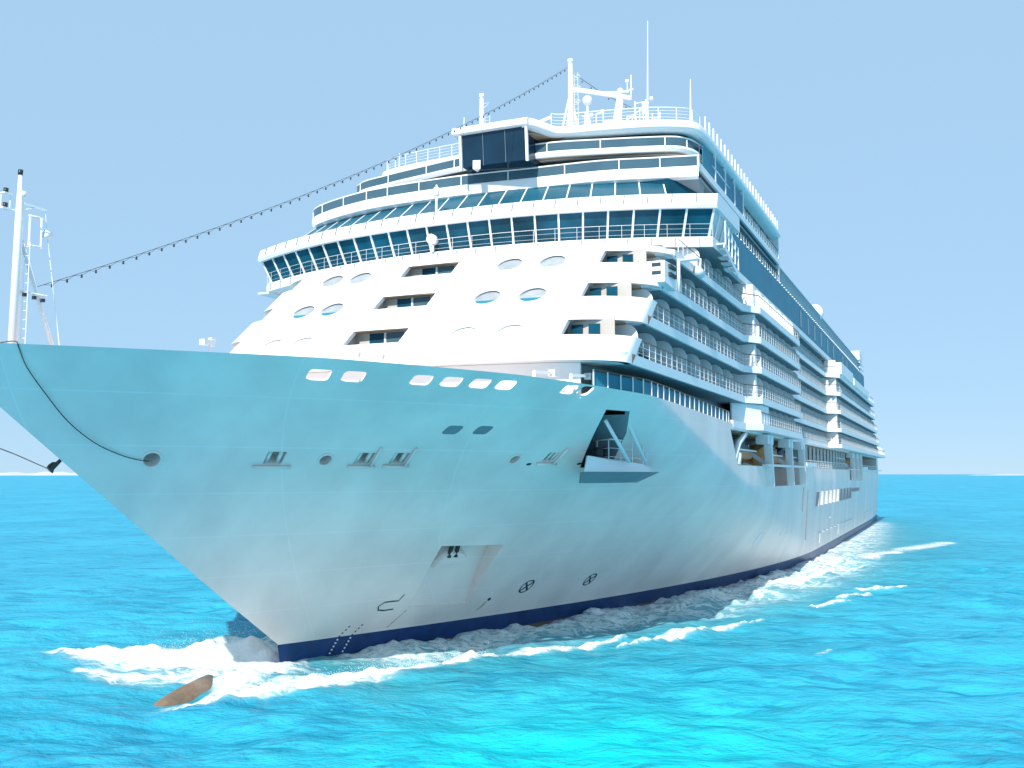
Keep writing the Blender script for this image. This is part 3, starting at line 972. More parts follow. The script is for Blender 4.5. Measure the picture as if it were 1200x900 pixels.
def curve_pts(pts, n_=6):
    """Catmull-Rom through plan points -> (x, y)"""
    P = [pts[0]] + list(pts) + [pts[-1]]
    out = []
    for i in range(1, len(P) - 2):
        for k in range(n_):
            t = k / n_
            q = []
            for d in range(len(P[0])):
                p0, p1, p2, p3 = P[i - 1][d], P[i][d], P[i + 1][d], P[i + 2][d]
                q.append(.5 * (2 * p1 + (p2 - p0) * t + (2 * p0 - 5 * p1 + 4 * p2 - p3) * t * t + (3 * p1 - p0 - 3 * p2 + p3) * t ** 3))
            out.append(tuple(q))
    out.append(tuple(pts[-1]))
    return out
def with_n(pts):
    out = []
    n_ = len(pts)
    for i, p in enumerate(pts):
        a, c_ = pts[max(i - 1, 0)], pts[min(i + 1, n_ - 1)]
        dx, dy = c_[0] - a[0], c_[1] - a[1]; l_ = math.hypot(dx, dy) or 1
        out.append((p[0], p[1], -dy / l_, dx / l_) + tuple(p[2:]))
    return out
def fwd(c_):                      # make the normals point forward / outboard
    return [(x, y, -nx, -ny, *r_) if nx > 0 and abs(nx) > .2 else (x, y, nx, ny, *r_) for x, y, nx, ny, *r_ in c_]

# tier one: observation terrace
T1 = curve_pts([(73.3, 17.6), (72.3, 21.2), (71.2, 25.2), (70.5, 31.3), (69.9, 36.5), (69.75, 41.5), (69.9, 45.4), (70.3, 48.2), (71.5, 52.3), (73.2, 55.4), (76.5, 57.2)])
c1 = with_n(T1)
m_ = MB()
m_.band(c1, [(.12, 36.28), (.16, 36.1), (.02, 35.45), (-.25, 35.3), (-.9, 35.3), (-.9, 36.28)], 0, True)
t1 = m_.build("terrace_parapet", M['white'], UP); smooth_angle(t1, 35)
m_ = MB(); m_.slab([(p[0] + .6, p[1] + .0) for p in T1] + [(112, 57.2), (112, 17.7)], 35.34, 35.5); m_.build("terrace_deck", M['soffit'], UP)
def screen(curve, z0, z1, name, every=6, material='wind'):
    ks = list(range(0, len(curve), every))
    if ks[-1] != len(curve) - 1: ks.append(len(curve) - 1)
    for a, b_ in zip(ks, ks[1:]):
        m_ = MB()
        m_.grid([[(x + nx * .0, y, z0) for x, y, nx, ny in curve[a:b_ + 1]], [(x, y, z1) for x, y, nx, ny in curve[a:b_ + 1]]])
        m_.build(name, M[material], UP)
    m_ = MB()
    m_.tube([(x, y, z1) for x, y, nx, ny in curve], .07, 6)
    for k in ks: x, y = curve[k][:2]; m_.beam((x - .03, y, z0), (x - .03, y, z1), .08, .08)
    m_.build(name + "_frame", M['rail'], UP)
screen(c1, 36.28, 37.15, "terrace_windscreen", 5)
m_ = MB(); m_.beam((73.3, 17.6, 36.2), (73.3, 17.6, 37.2), .16, .16); m_.build("corner_post", M['white'], UP)
# wedge under the port corner of the terrace
m_ = MB(); m_.loft([[(73.4, 17.7, 35.4), (75.8, 17.7, 35.4), (77.5, 21, 35.4), (72.5, 21.4, 35.4)], [(75.2, 17.9, 34.6), (76.0, 17.9, 34.6), (77.5, 21, 34.7), (75.5, 21.0, 34.7)]]); m_.build("terrace_bracket", M['soffit'], UP)

# tier two
T2 = curve_pts([(86, 17.9), (79, 17.9), (76.0, 18.15), (74.1, 18.7), (72.9, 20.2), (71.3, 25.2), (70.2, 29.5), (70.1, 34), (70.5, 38.4), (71.0, 41.5), (71.8, 46), (72.9, 49.8), (76, 51.2), (90, 51.3)])
c2 = with_n(T2)
m_ = MB(); m_.band(c2, [(.12, 38.2), (.16, 38.0), (.02, 37.75), (-1.0, 37.7), (-1.0, 38.2)], 0, True)
t2 = m_.build("upper_parapet", M['white'], UP); smooth_angle(t2, 35)
m_ = MB(); m_.slab([(p[0] + .15, p[1] + (.15 if p[1] < 37 else -.15)) for p in T2], 37.72, 37.78)
m_.build("upper_deckhead", M['teaksoffit'], UP)
screen(c2[6:], 38.2, 38.98, "upper_windscreen", 6)
m_ = MB(); m_.slab([(p[0] + 2.5, CY - .5 + (p[1] - CY) * .88) for p in T1] + [(111, 54), (111, 19.9)], 35.5, 37.72); m_.build("terrace_house", M['cabin'], UP)
m_ = MB(); m_.slab([(p[0] + 3.2, CY - 1.5 + (p[1] - CY) * .86) for p in T2], 37.8, 39.6); m_.build("observation_wall", M['glass'], UP)

# roof: port half, swoop up to the canopy over the screen, lower starboard half
RP = curve_pts([(112.8, 17.6, 0), (90, 17.6, 0), (78, 17.65, 0), (75.2, 17.75, 0), (74.0, 18.0, 0), (73.1, 18.8, 0), (71.9, 21.3, 0), (70.9, 25.3, 0), (70.35, 28.4, 0.05), (69.3, 29.4, .2), (68.4, 30.1, .35), (68.0, 30.8, .38)])
cR = with_n(RP)
m_ = MB()
m_.band(cR, [(.10, 40.18), (.22, 39.95), (.18, 39.6), (-.05, 39.4), (-1.0, 39.36), (-1.0, 40.2)], 0, True)
rf = m_.build("roof_edge", M['white'], UP); smooth_angle(rf, 40)
RS = curve_pts([(72.6, 36.4), (72.9, 39.9), (73.2, 44), (73.8, 47.2), (75, 48.4), (80, 48.8), (112, 49)])
m_ = MB(); m_.band(with_n(RS), [(.10, 40.18), (.2, 39.9), (.1, 39.45), (-1.0, 39.4), (-1.0, 40.18)], 0, True)
rs_ = m_.build("roof_edge", M['white'], UP); smooth_angle(rs_, 40)
m_ = MB(); m_.slab([(p[0] + .3, p[1] + .3) for p in RP] + [(72.4, 31.0), (72.6, 36.4)] + [(p[0] + .3, p[1] - .2) for p in RS[1:]], 39.42, 39.5)
m_.build("roof_deckhead", M['teaksoffit'], UP)
m_ = MB(); m_.slab([(p[0] + .6, p[1] + .5) for p in RP[:-14]] + [(72.4, 31.0), (72.9, 36.4)] + [(p[0] + .6, p[1] - .3) for p in RS[1:]], 39.5, 40.1)
m_.build("roof", M['white'], UP)
m_ = MB()
m_.loft([[(67.7, y, z0_ + .0), (67.6, y, z0_ + .3), (67.8, y, z0_ + .55), (73.5, y, z0_ + .45), (73.5, y, z0_ - .3), (68.4, y, z0_ - .08)] for y, z0_ in [(30.2, 39.93), (33.5, 40.0), (37.15, 40.05)]])
m_.build("screen_canopy", M['white'], UP)
scr = MB(); scr.prism([(68.35, 30.45, 37.15), (68.1, 30.55, 39.88), (68.1, 36.45, 39.95), (68.35, 36.45, 37.3)], (3.8, 0, 0)); sco = scr.build("big_screen", M['screen'], UP)
m_ = MB()
for y in (30.42, 36.5): m_.beam((68.25, y, 37.0), (68.0, y, 40.0), .2, .22)
m_.build("screen_frame", M['white'], sco)
m_ = MB()
for y in (32.4, 34.45): m_.beam((68.325, y, 37.2), (68.075, y, 39.9), .03, .03)
m_.build("screen_joint", M['grey'], sco)
m_ = MB(); m_.prism([(68.2, 34.7, 36.9), (68.0, 35.3, 36.9), (68.9, 35.3, 36.9)], (0, 0, .75)); m_.build("screen_fin", M['white'], sco)
# port side of the upper block: glass forward, balconies aft
m_ = MB(); m_.b2((75.5, 17.75, 36.75), (92.0, 17.8, 38.9)); m_.build("side_windscreen", M['teal'], UP)
for x in (80, 84, 88, 92):
    m_ = MB(); m_.b2((x - .12, 17.68, 36.75), (x + .12, 17.86, 39.4)); m_.build("side_windscreen_post", M['white'], UP)
for nm, z0, z1, x0 in (("upper_balcony_deck", 36.15, 36.75, 73.6), ("upper_balcony_deck", 33.2, 33.85, 75.0)):
    xe = 112.8 if z0 > 35 else 222
    m_ = MB(); m_.b2((x0, 17.6, z0), (xe, 47.2 if z0 < 35 else 50, z1)); dk = m_.build(nm, M['white'], SHIP)
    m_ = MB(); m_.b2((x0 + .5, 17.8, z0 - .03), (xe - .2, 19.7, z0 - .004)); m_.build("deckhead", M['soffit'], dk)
    xs_ = 92.6 if z0 > 35 else 80
    m_ = MB(); rail_run(m_, [(xs_, 17.7, z1), (112.6, 17.7, z1)], 1.05, 1.3, 4, .032, 0, 1, .045); m_.build("railing", [M['rail'], M['teak']], dk)
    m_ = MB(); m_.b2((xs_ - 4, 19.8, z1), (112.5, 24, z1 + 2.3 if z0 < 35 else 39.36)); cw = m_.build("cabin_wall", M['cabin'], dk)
    x = xs_ + 1.5
    while x < 112:
        m_ = MB(); partition(m_, x, 17.95, z1, 19.8); m_.build("balcony_partition", M['cream'], dk); x += 4.0
    m_ = MB(); m_.b2((112.3, 17.65, z1), (112.75, 30, z1 + 2.35 if z0 < 35 else 39.4)); m_.build("end_wall", M['cream'], dk)
    if z0 < 35:
        m_ = MB()
        x = 78
        while x < 221:
            m_.box((x, 17.5, z1 - .02), (.12, .24, .1)); x += 1.6
        m_.build("edge_bracket", M['white'], dk)
m_ = MB(); m_.slab([(77, 17.45), (83, 17.0), (ENDS[5], 17.15), (ENDS[5], 47), (83, 47), (77, 47)], 29.82, 33.19)
gb = m_.build("glazed_side", M['teal'], SHIP)
for x in (124, 131, 137.5, 145, 153, 161, 176, 183):
    m_ = MB(); m_.b2((x, 17.02 + (x - 83) * .0011 - .06, 30.4), (x + 1.5, 17.2, 32.6)); m_.build("side_window", M['glass'], gb)
# glass windbreak along the pool deck aft of the upper block
m_ = MB(); m_.b2((112.9, 17.75, 33.86), (221, 17.8, 36.0)); wbk = m_.build("pool_windbreak", M['lightteal'], SHIP)
m_ = MB(); m_.b2((112.9, 17.66, 36.0), (221, 17.88, 36.12))
m_.build("windbreak_rail", M['cream'], wbk)
m_ = MB(); m_.b2((116, 22, 33.86), (220, 46, 34.6)); m_.build("pool_deck", M['deck'], SHIP)
# roof railings: bow front wires, side stanchions
m_ = MB()
k0 = [i for i, p in enumerate(RP) if p[0] < 75.5][0]
front_rail = [(p[0] + .35, p[1] + .3, 40.18 + p[2]) for p in RP[k0:-16]]
rail_run(m_, front_rail, 1.25, 1.5, 4, .035)
m_.build("roof_railing", M['rail'], UP)
m_ = MB(); rail_run(m_, [(p[0] + .3, p[1] - .1, 40.18) for p in RS[:27]], 1.25, 1.3, 4, .035); m_.build("roof_railing", M['rail'], UP)
for k in range(25):
    x = 76.3 + k * 1.5
    m_ = MB(); m_.b2((x, 17.62, 40.15), (x + .32, 17.74, 41.45)); m_.build("roof_stanchion", M['white'], UP)

# masts and aerials
def lad(mb, p, q, wd=.35, n_=14):
    p, q = Vector(p), Vector(q); s_ = Vector((0, -wd, 0))
    mb.tube([p, q], .02, 4); mb.tube([p + s_, q + s_], .02, 4)
    for k in range(n_):
        a = p.lerp(q, (k + .5) / n_); mb.tube([a, a + s_], .018, 4)
mst = MB()
mst.tube([(76, 29.6, 40.1), (76, 29.65, 48.3)], [.30, .2], 10); mst.tube([(76, 29.65, 48.3), (76, 29.65, 48.6)], .26, 8)
mst.tube([(76, 31.0, 40.1), (76, 29.8, 45.0)], .1, 6); mst.tube([(77.4, 28.9, 40.1), (76.1, 29.6, 45.0)], .1, 6); mst.tube([(76.0, 30.4, 40.1), (76, 29.75, 44.2)], .07, 6)
mm = mst.build("main_mast", M['rail'], SHIP)
m_ = MB(); lad(m_, (76, 29.25, 41), (76, 29.3, 47.3)); 
for z in (46.9, 45.9, 44.6): m_.tube([(76, 29.2, z), (76, 28.85, z + .15), (76, 28.7, z), (76, 28.85, z - .15), (76, 29.2, z)], .025, 4)
m_.build("mast_ladder", M['rail'], mm)
m_ = MB(); m_.tube([(76, 38.5, 40.1), (76, 38.55, 46.8)], [.28, .18], 10); m_.tube([(76, 39.4, 40.1), (76, 38.65, 43.4)], .1, 6); m_.tube([(76, 38.55, 46.6), (76, 38.55, 46.95)], .25, 8)
m2 = m_.build("signal_mast", M['rail'], SHIP)
m_ = MB(); lad(m_, (76, 38.15, 40.3), (76, 38.2, 44.8), .5); m_.tube([(76, 38.3, 46.0), (76, 37.7, 46.0), (76, 38.3, 45.6)], .03, 4); m_.build("mast_ladder", M['rail'], m2)
for x, y, z0, z1 in ((76, 22.6, 40.1, 50.7), (74.2, 18.4, 40.1, 44.0), (75.5, 40.2, 40.1, 44.8), (76, 47.5, 40.1, 42.6)):
    m_ = MB(); m_.tube([(x, y, z0), (x, y - .15 * (z1 - z0) / 10, z1)], [.09, .03], 6); 
    if z1 > 50: m_.tube([(x, y, z0), (x, y, z0 + 2.4)], .13, 8)
    m_.build("whip_aerial", M['rail'], SHIP)
rd = MB()
rd.beam((76.2, 29.5, 45.9), (76.6, 24.2, 44.3), .32, .32); rd.tube([(76.5, 25.6, 41.4), (76.6, 25.2, 44.6)], [.5, .3], 8)
rd.beam((76.4, 26.6, 42.3), (76.8, 21.9, 41.5), .6, .5); rd.tube([(76.3, 28.3, 40.1), (76.4, 26.4, 42.4)], .14, 6); rd.tube([(76.4, 24.2, 40.1), (76.6, 24.8, 42.2)], .12, 6)
rd.tube([(76.3, 27.2, 40.1), (76.4, 26.8, 42.3)], .14, 6)
ra = rd.build("radar_tower", M['rail'], SHIP)
m_ = MB(); m_.tube([(76.4, 28.2, 42.3), (76.4, 28.2, 44.6)], .1, 6); m_.sphere((76.4, 28.2, 44.7), .45, 12); m_.tube([(76.4, 28.2, 41.9), (76.4, 28.2, 43.3)], [.45, .2], 10); m_.build("satellite_dome", M['rail'], ra)
m_ = MB(); m_.sphere((76.6, 25.2, 45.1), .3, 10); m_.tube([(76.6, 24.2, 44.2), (76.6, 24.2, 46.4)], .05, 6); m_.beam((76.6, 25.9, 44.9), (76.6, 24.0, 45.1), .1, .12); m_.build("radar_scanner", M['rail'], ra)
m_ = MB(); m_.beam((72.0, 32.3, 41.3), (72.0, 29.9, 41.9), .18, .2); m_.tube([(72.1, 31.2, 40.2), (72.1, 31.2, 41.4)], .25, 8); m_.sphere((72.1, 31.3, 40.9), .4); m_.build("radar_scanner", M['rail'], ra)
m_ = MB()
for y in (23.9, 22.9): m_.tube([(76.7, y, 41.6), (76.7, y, 44.0)], .06, 6)
m_.tube([(76.7, 23.9, 43.8), (76.7, 22.9, 43.8)], .05, 4); m_.box((76.7, 23.0, 43.5), (.4, .4, .5)); m_.box((76.7, 23.0, 42.9), (.4, .4, .4))
rail_run(m_, [(76.3, 24.5, 41.6), (76.8, 21.8, 41.2), (77.8, 21.8, 41.2)], 1.0, .8, 2, .035)
for y in (24.4, 23.4, 22.6, 21.9): m_.tube([(77.5, y, 41.3), (77.5, y, 43.0)], .05, 5)
m_.build("radar_platform", M['rail'], ra)
m_ = MB(); rail_run(m_, [(75, 28.6, 40.1), (75.5, 24.5, 40.1), (76, 20.5, 40.1), (84, 20.5, 40.1)], 1.3, .9, 4, .03); m_.build("roof_railing", M['rail'], UP)
m_ = MB()
for a_, b_ in (((76, 29.6, 45.6), (76.6, 24.4, 44.9)), ((76.5, 27.4, 40.2), (76.5, 27.4, 43.4)), ((76.5, 27.4, 43.4), (76.5, 26.8, 43.4)), ((76.6, 24.9, 42.2), (76.9, 22.4, 43.9)), ((76.4, 28.9, 40.2), (76.4, 27.9, 41.9)), ((76.2, 28.6, 43.2), (76.2, 27.8, 43.2)), ((76.8, 24.6, 45.0), (76.8, 24.6, 46.0)), ((76.5, 26.1, 40.2), (76.5, 25.2, 41.6))):
    m_.tube([a_, b_], .05, 5)
for c_ in ((76.5, 26.8, 43.5), (76.4, 27.8, 43.3), (76.8, 24.6, 46.0), (76.7, 22.4, 44.0)): m_.box(c_, (.28, .28, .22))
m_.build("aerial_bracket", M['rail'], ra)
# foremast on the bow
F = MB()
F.tube([(28.3, 37.7, 15.8), (28.3, 37.7, 23.0), (28.25, 37.7, 25.1)], [.23, .18, .08], 10)
F.tube([(30.75, 37.7, 16.4), (28.45, 37.7, 22.1)], .10, 8)
F.tube([(28.3, 37.7, 19.75), (29.75, 37.5, 19.72)], .06, 6)
fm = F.build("foremast", M['rail'], SHIP)
m_ = MB(); lad(m_, (28.6, 37.6, 17), (28.6, 37.6, 22.0), .3, 12); m_.build("mast_ladder", M['rail'], fm)
m_ = MB(); m_.tube([(27.75, 38.0, 23.35), (28.4, 37.7, 23.45)], .04, 5); m_.box((27.75, 38.0, 23.4), (.45, .45, .06)); m_.box((27.8, 38.0, 24.1), (.4, .4, .05))
m_.tube([(27.65, 38.1, 23.4), (27.65, 38.1, 24.1)], .025, 4); m_.tube([(27.95, 37.9, 23.4), (27.95, 37.9, 24.1)], .025, 4)
m_.tube([(28.4, 37.65, 24.05), (28.4, 37.65, 24.3)], .16, 8); m_.build("lamp_bracket", M['rail'], fm)
for (x, y, z) in ((28.25, 37.7, 25.15), (27.8, 38.0, 24.22), (27.8, 38.0, 23.55)):
    m_ = MB(); m_.tube([(x, y, z - .1), (x, y, z + .13)], .11, 10); m_.build("signal_lamp", M['bulb'], fm)
m_ = MB(); m_.beam((28.4, 37.6, 23.75), (29.5, 37.5, 23.7), .09, .09); m_.tube([(28.5, 37.6, 23.5), (29.0, 37.55, 23.7)], .04, 5)
m_.build("yard_arm", M['rail'], fm)
m_ = MB()
for dx in (.4, 1.0): m_.tube([(28.3 + dx, 37.5, 21.9), (28.3 + dx, 37.5, 23.3)], .05, 6)
for z in (21.9, 23.25):
    m_.tube([(28.65 + .33 * (1 + math.cos(a)), 37.5 + .33 * math.sin(a), z + .06 * math.sin(a)) for a in [2 * math.pi * k / 12 for k in range(13)]], .03, 5)
m_.build("crow_basket", M['rail'], fm)
m_ = MB(); m_.tube([(29.45, 37.5, 22.6), (29.75, 37.5, 22.55)], .2, 12); m_.tube([(29.45, 37.5, 23.7), (29.6, 37.5, 22.7)], .02, 4); m_.build("fog_horn", M['cream'], fm)
m_ = MB(); m_.tube([(29.65, 37.5, 22.4), (30.7, 37.4, 16.2)], .025, 4); m_.build("stay_wire", M['cream'], fm)
m_ = MB()
m_.box((28.55, 37.9, 16.9), (.3, .25, .3)); m_.build("floodlight", M['bulb'], fm)
for x, z in ((28.6, 19.6), (29.1, 19.55), (29.55, 19.5)):
    m_ = MB(); m_.box((x, 37.5, z), (.14, .14, .16)); m_.build("floodlight", M['bulb'], fm)
m_ = MB(); m_.box((27.5, 37.9, 17.2), (.8, .4, .35)); m_.build("bow_locker", M['cream'], SHIP)
# mast of ladders at the stern and the white dome
m_ = MB(); m_.b2((218, 17.9, 29.9), (220.5, 18.9, 37.5)); m_.b2((215.5, 17.4, 36.3), (222.5, 19.2, 38.2)); 
for k in range(6): m_.b2((214.6, 17.3, 30.0 + k * 1.1), (224, 17.5, 30.25 + k * 1.1))
m_.build("stern_mast", M['rail'], SHIP)
m_ = MB(); m_.sphere((152, 18.6, 36.6), 1.3, 16, sz=1.1); m_.build("satellite_dome", M['white'], SHIP)

# ------------------------------------------------------------------ lifeboats
def lifeboat(x, y, z, L_, body, top, label):
    e = empty("lifeboat", (x + L_ / 2, y, z))
    def ring(t, wd, zl, zh):
        return [(x + t * L_, y - wd, zl + .55), (x + t * L_, y - wd * 1.02, zh), (x + t * L_, y, zh + .02), (x + t * L_, y + wd * 1.02, zh), (x + t * L_, y + wd, zl + .55), (x + t * L_, y, zl)]
    S = ((0, .15, 1.0), (.07, .75, .45), (.2, 1.25, .12), (.5, 1.4, 0), (.8, 1.25, .1), (.93, .8, .4), (1, .2, .9))
    m_ = MB(); m_.loft([ring(t, wd, z + dz * .8, z + 1.35 + dz * .25) for t, wd, dz in S], 0, False); h_ = m_.build("boat_hull", M[body], e)
    m_ = MB()
    m_.loft([[(x + t * L_, y - wd * .95, z + 1.36 + dz * .25), (x + t * L_, y - wd * .7, z + 1.36 + ht), (x + t * L_, y, z + 1.4 + ht * 1.12), (x + t * L_, y + wd * .7, z + 1.36 + ht), (x + t * L_, y + wd * .95, z + 1.36 + dz * .25)]
             for (t, wd, dz), ht in zip(S, (.1, .5, .95, 1.05, .95, .6, .1))]); m_.build("boat_canopy", M[top], e)
    m_ = MB(); m_.b2((x + .8, y - 1.5, z + 1.28), (x + L_ - .8, y - 1.38, z + 1.42)); m_.build("rubbing_strake", M['rail'], e)
    for k in range(5):
        xx = x + L_ * (.22 + .12 * k); m_ = MB(); m_.b2((xx, y - 1.12, z + 1.75), (xx + .55, y - 1.02, z + 2.05)); m_.build("boat_window", M['glass'], e)
    tag(e, label, "lifeboat", "lifeboats in the hull recess")
lifeboat(84.5, 18.9, 12.45, 10.5, 'orange', 'navyboat', "navy topped orange lifeboat at the forward end of the hull recess, behind the first davit")
lifeboat(98.3, 18.6, 12.2, 10.5, 'orange', 'orange', "orange lifeboat between the first and second white davits of the recess")
lifeboat(110.2, 18.6, 12.2, 9.0, 'orange', 'navyboat', "orange lifeboat hung over the notch, just aft of the second white davit")
lifeboat(163, 18.9, 12.9, 16, 'navyboat', 'navyboat', "dark navy tender stowed in the after part of the promenade recess")
lifeboat(184.5, 18.6, 12.2, 12.5, 'orange', 'orange', "orange lifeboat in the sternmost davits above the second hull notch")

# dark deck chairs on the foremost balconies
def deck_chair(x, y, z, rz, label):
    e = empty("deck_chair", (x, y, z))
    ca, sa = math.cos(rz), math.sin(rz)
    def tr(p): return (x + p[0] * ca - p[1] * sa, y + p[0] * sa + p[1] * ca, z + p[2])
    def bar(a, b_, w_, h_, nm): m_ = MB(); m_.beam(tr(a), tr(b_), w_, h_); m_.build(nm, M['dark'], e)
    bar((-.3, 0, .42), (.3, 0, .42), .56, .06, "seat"); bar((.3, 0, .45), (.52, 0, 1.05), .56, .05, "backrest")
    for a in (-.27, .3):
        for c_ in (-.25, .25): bar((a, c_, 0), (a, c_, .42), .05, .05, "leg")
    for c_ in (-.27, .27): bar((-.28, c_, .64), (.34, c_, .66), .05, .04, "armrest")
    tag(e, label, "deck chair", "deck chairs on the balconies")
deck_chair(54.0, 18.0, 18.63, 1.9, "dark deck chair on the lowest balcony, at its rounded forward corner")
deck_chair(57.3, 17.8, 18.63, 1.2, "dark deck chair on the lowest balcony, second bay behind the rounded corner")
deck_chair(58.6, 17.9, 18.63, 1.7, "dark deck chair on the lowest balcony, beside the second round-topped divider")
deck_chair(60.5, 17.8, 21.43, 1.5, "dark deck chair on the second balcony up, behind its corner railing")
# ------------------------------------------------------------------ ropes and lights
LSTR = empty("light_string", (29.6, 37.6, 20.0))
A, B = Vector((29.32, 37.65, 20.1)), Vector((75.8, 29.7, 47.9))
def cat(t, sag=1.3): p = A.lerp(B, t); return p - Vector((0, 0, sag * 4 * t * (1 - t)))
m_ = MB(); m_.tube([cat(k / 60) for k in range(61)], .013, 5)
NB = 66
for k in range(1, NB):
    p, q = cat((k - .5) / NB), cat((k + .5) / NB)
    m_.tube([p - Vector((0, 0, .02)), p.lerp(q, .5) - Vector((0, 0, .14)), q - Vector((0, 0, .02))], .01, 4)
m_.build("cable", M['bulb'], LSTR)
bm_ = None
for k in range(1, NB):
    p = cat(k / NB)
    if bm_ is None:
        m_ = MB(); m_.tube([(0, 0, -.08), (0, 0, -.15)], .04, 6); m_.sphere((0, 0, -.20), .058, 8)
        bm_ = m_.mesh("lamp", [M['bulb']])
    o = bpy.data.objects.new("lamp", bm_); col.objects.link(o); o.location = p; attach(o, LSTR)
tag(LSTR, "long string of dark bulbs rising from the bow mast to the main mast", "string lights")
LS2 = empty("light_string", (76, 29.5, 47.2))
m_ = MB(); A2, B2 = Vector((76, 29.4, 47.3)), Vector((82, 25.6, 45.5)); m_.tube([A2, A2.lerp(B2, .5) - Vector((0, 0, .3)), B2], .025, 5); m_.build("cable", M['bulb'], LS2)
for k in range(1, 7):
    t = k / 7; p = A2.lerp(B2, t) - Vector((0, 0, 1.2 * t * (1 - t)))
    o = bpy.data.objects.new("lamp", bm_); col.objects.link(o); o.location = p; attach(o, LS2)
tag(LS2, "short string of bulbs running aft from the main mast top above the radar", "string lights")

pts = [(26.6, 36.2, 17.1), (26.5, 35.2, 17.08), (26.75, 35.25, 16.85), (27.45, 35.6, 16.1), (28.74, 35.95, 15.04), (30.12, 36.2, 13.95), (31.54, 36.15, 13.05), (32.79, 35.95, 12.53), (33.6, 35.65, 12.28), (34.2, 35.45, 12.2), (34.3, 35.9, 12.25)]
pts = [pts[0]] + [(x, min(y, CY - hb(x, z) - .05), z) for x, y, z in pts[1:-1]] + [pts[-1]]
m_ = MB(); m_.tube(curve_pts([tuple(p) for p in pts], 4), .024, 6)
rp = m_.build("mooring_rope", M['rope'])
tag(rp, "grey rope hanging in a curve across the port bow to the foremost round hawse", "rope")
m_ = MB()
for k in range(5):
    a = .09 * k
    m_.tube(curve_pts([(32.2, 39.0 - a * .3, 12.25 + .05 * k), (31.7, 38.7 + a, 12.0 - .03 * k), (31.3, 38.5, 11.78 - .03 * k), (31.2, 38.35 + a, 11.9), (31.6, 38.5 + a, 12.12)], 4), .045, 6)
m_.tube(curve_pts([(31.2, 38.6, 11.8), (30.4, 39.6, 12.4), (28.6, 40.6, 13.4), (26.0, 40.2, 15.3), (25.0, 39.0, 16.9)], 6), .025, 5)
rp2 = m_.build("mooring_rope", M['rope'])
tag(rp2, "dark bundled rope end hanging beyond the stem, left of the bow", "rope")

# ------------------------------------------------------------------ sea
def axis(lo, hi, step, far0, far1):
    core = list(np.arange(lo, hi + 1e-6, step))
    up = []; d = step
    while (up[-1] if up else core[-1]) < far1: d *= 1.12; up.append((up[-1] if up else core[-1]) + min(d, 2500))
    dn = []; d = step
    while (dn[-1] if dn else core[0]) > far0: d *= 1.12; dn.append((dn[-1] if dn else core[0]) - min(d, 2500))
    return np.array(dn[::-1] + core + up)
X = axis(16, 132, .21, -6000, 40000); Y = axis(-20, 60, .21, -40000, 40000)
dX = np.gradient(X); dY = np.gradient(Y)
GX, GY = np.meshgrid(X, Y, indexing='ij')
DC = np.maximum.outer(dX, np.zeros_like(dY)) + 0
DC = np.maximum(DC, dY[None, :])
Zw = np.zeros_like(GX)
rng = np.random.default_rng(3)
for k in range(34):
    lam = 1.6 * (14 / 1.6) ** (k / 33)
    th = R(200) + rng.normal(0, .55)
    ph = rng.uniform(0, 6.28)
    amp = .0062 * lam ** .9
    kx, ky = math.cos(th) * 2 * math.pi / lam, math.sin(th) * 2 * math.pi / lam
    arg = kx * GX + ky * GY + ph
    Zw += amp * (np.sin(arg) + .35 * np.cos(2 * arg)) * np.clip(1.6 - DC * 4 / lam, 0, 1)

# hull waterline for every x
hx = np.linspace(40, 290, 1000)
hbw = np.array([hb(min(x, 266), .3) for x in hx])
HB = np.interp(GX, hx, hbw, left=0, right=hbw[-1])
dport = (CY - HB) - GY                    # metres outside the port waterline
dstb = GY - (CY + HB)
def seg_dist(pts, widths):
    D_ = np.full(GX.shape, 1e9); W_ = np.ones(GX.shape); S_ = np.zeros(GX.shape)
    for (a, b_, wa, wb) in zip(pts, pts[1:], widths, widths[1:]):
        ax, ay = a; bx, by = b_
        vx, vy = bx - ax, by - ay; l2 = vx * vx + vy * vy
        t = np.clip(((GX - ax) * vx + (GY - ay) * vy) / l2, 0, 1)
        ex, ey = GX - (ax + t * vx), GY - (ay + t * vy)
        d = np.hypot(ex, ey); side = np.sign(vx * ey - vy * ex)
        m = d < D_
        D_ = np.where(m, d, D_); W_ = np.where(m, wa + (wb - wa) * t, W_); S_ = np.where(m, side, S_)
    return D_, W_, S_
foam = np.zeros_like(GX); lift = np.zeros_like(GX)
def crest(pts, widths, amp, h, inner=2.5):
    """a breaking crest: sharp outer (port/right-hand) edge, ragged wash behind it"""
    global foam, lift
    D_, W_, S_ = seg_dist(pts, widths)
    wid = np.where(S_ > 0, W_ * inner, W_)
    f_ = amp * np.exp(-(D_ / wid) ** 2)
    foam = np.maximum(foam, f_)
    lift = np.maximum(lift, h * np.exp(-(D_ / (W_ * 1.3)) ** 2))
crest([(37.6, 34.4), (41.5, 32.4), (44.8, 31.3), (48.2, 29.9), (51.3, 28.6), (55.0, 27.4)], [.8, 1.1, 1.1, 1.0, .8, .4], .92, .24, 2.6)
crest([(55.0, 26.7), (57.5, 24.9), (60.5, 23.1), (64.2, 21.2)], [.3, .6, .65, .2], .80, .25, 2.1)
crest([(62.0, 20.7), (67.5, 18.3), (72, 16.0), (76, 13.8)], [.2, .5, .6, .2], .76, .22, 2.1)
crest([(47.4, 38.8), (46.8, 41.5), (46.0, 44.5), (45.2, 48), (44.2, 52)], [2.6, 3.2, 3.2, 2.5, 1.1], .98, .34, 1.3)
crest([(49, 39.6), (50.5, 42.0), (51.0, 45)], [1.8, 2.1, 1.4], .85, .2, 1.2)
crest([(46.3, 37.8), (44, 37.6), (42.0, 36.6), (39.6, 35.2)], [1.6, 1.8, 1.6, 1.0], .92, .2, 1.2)
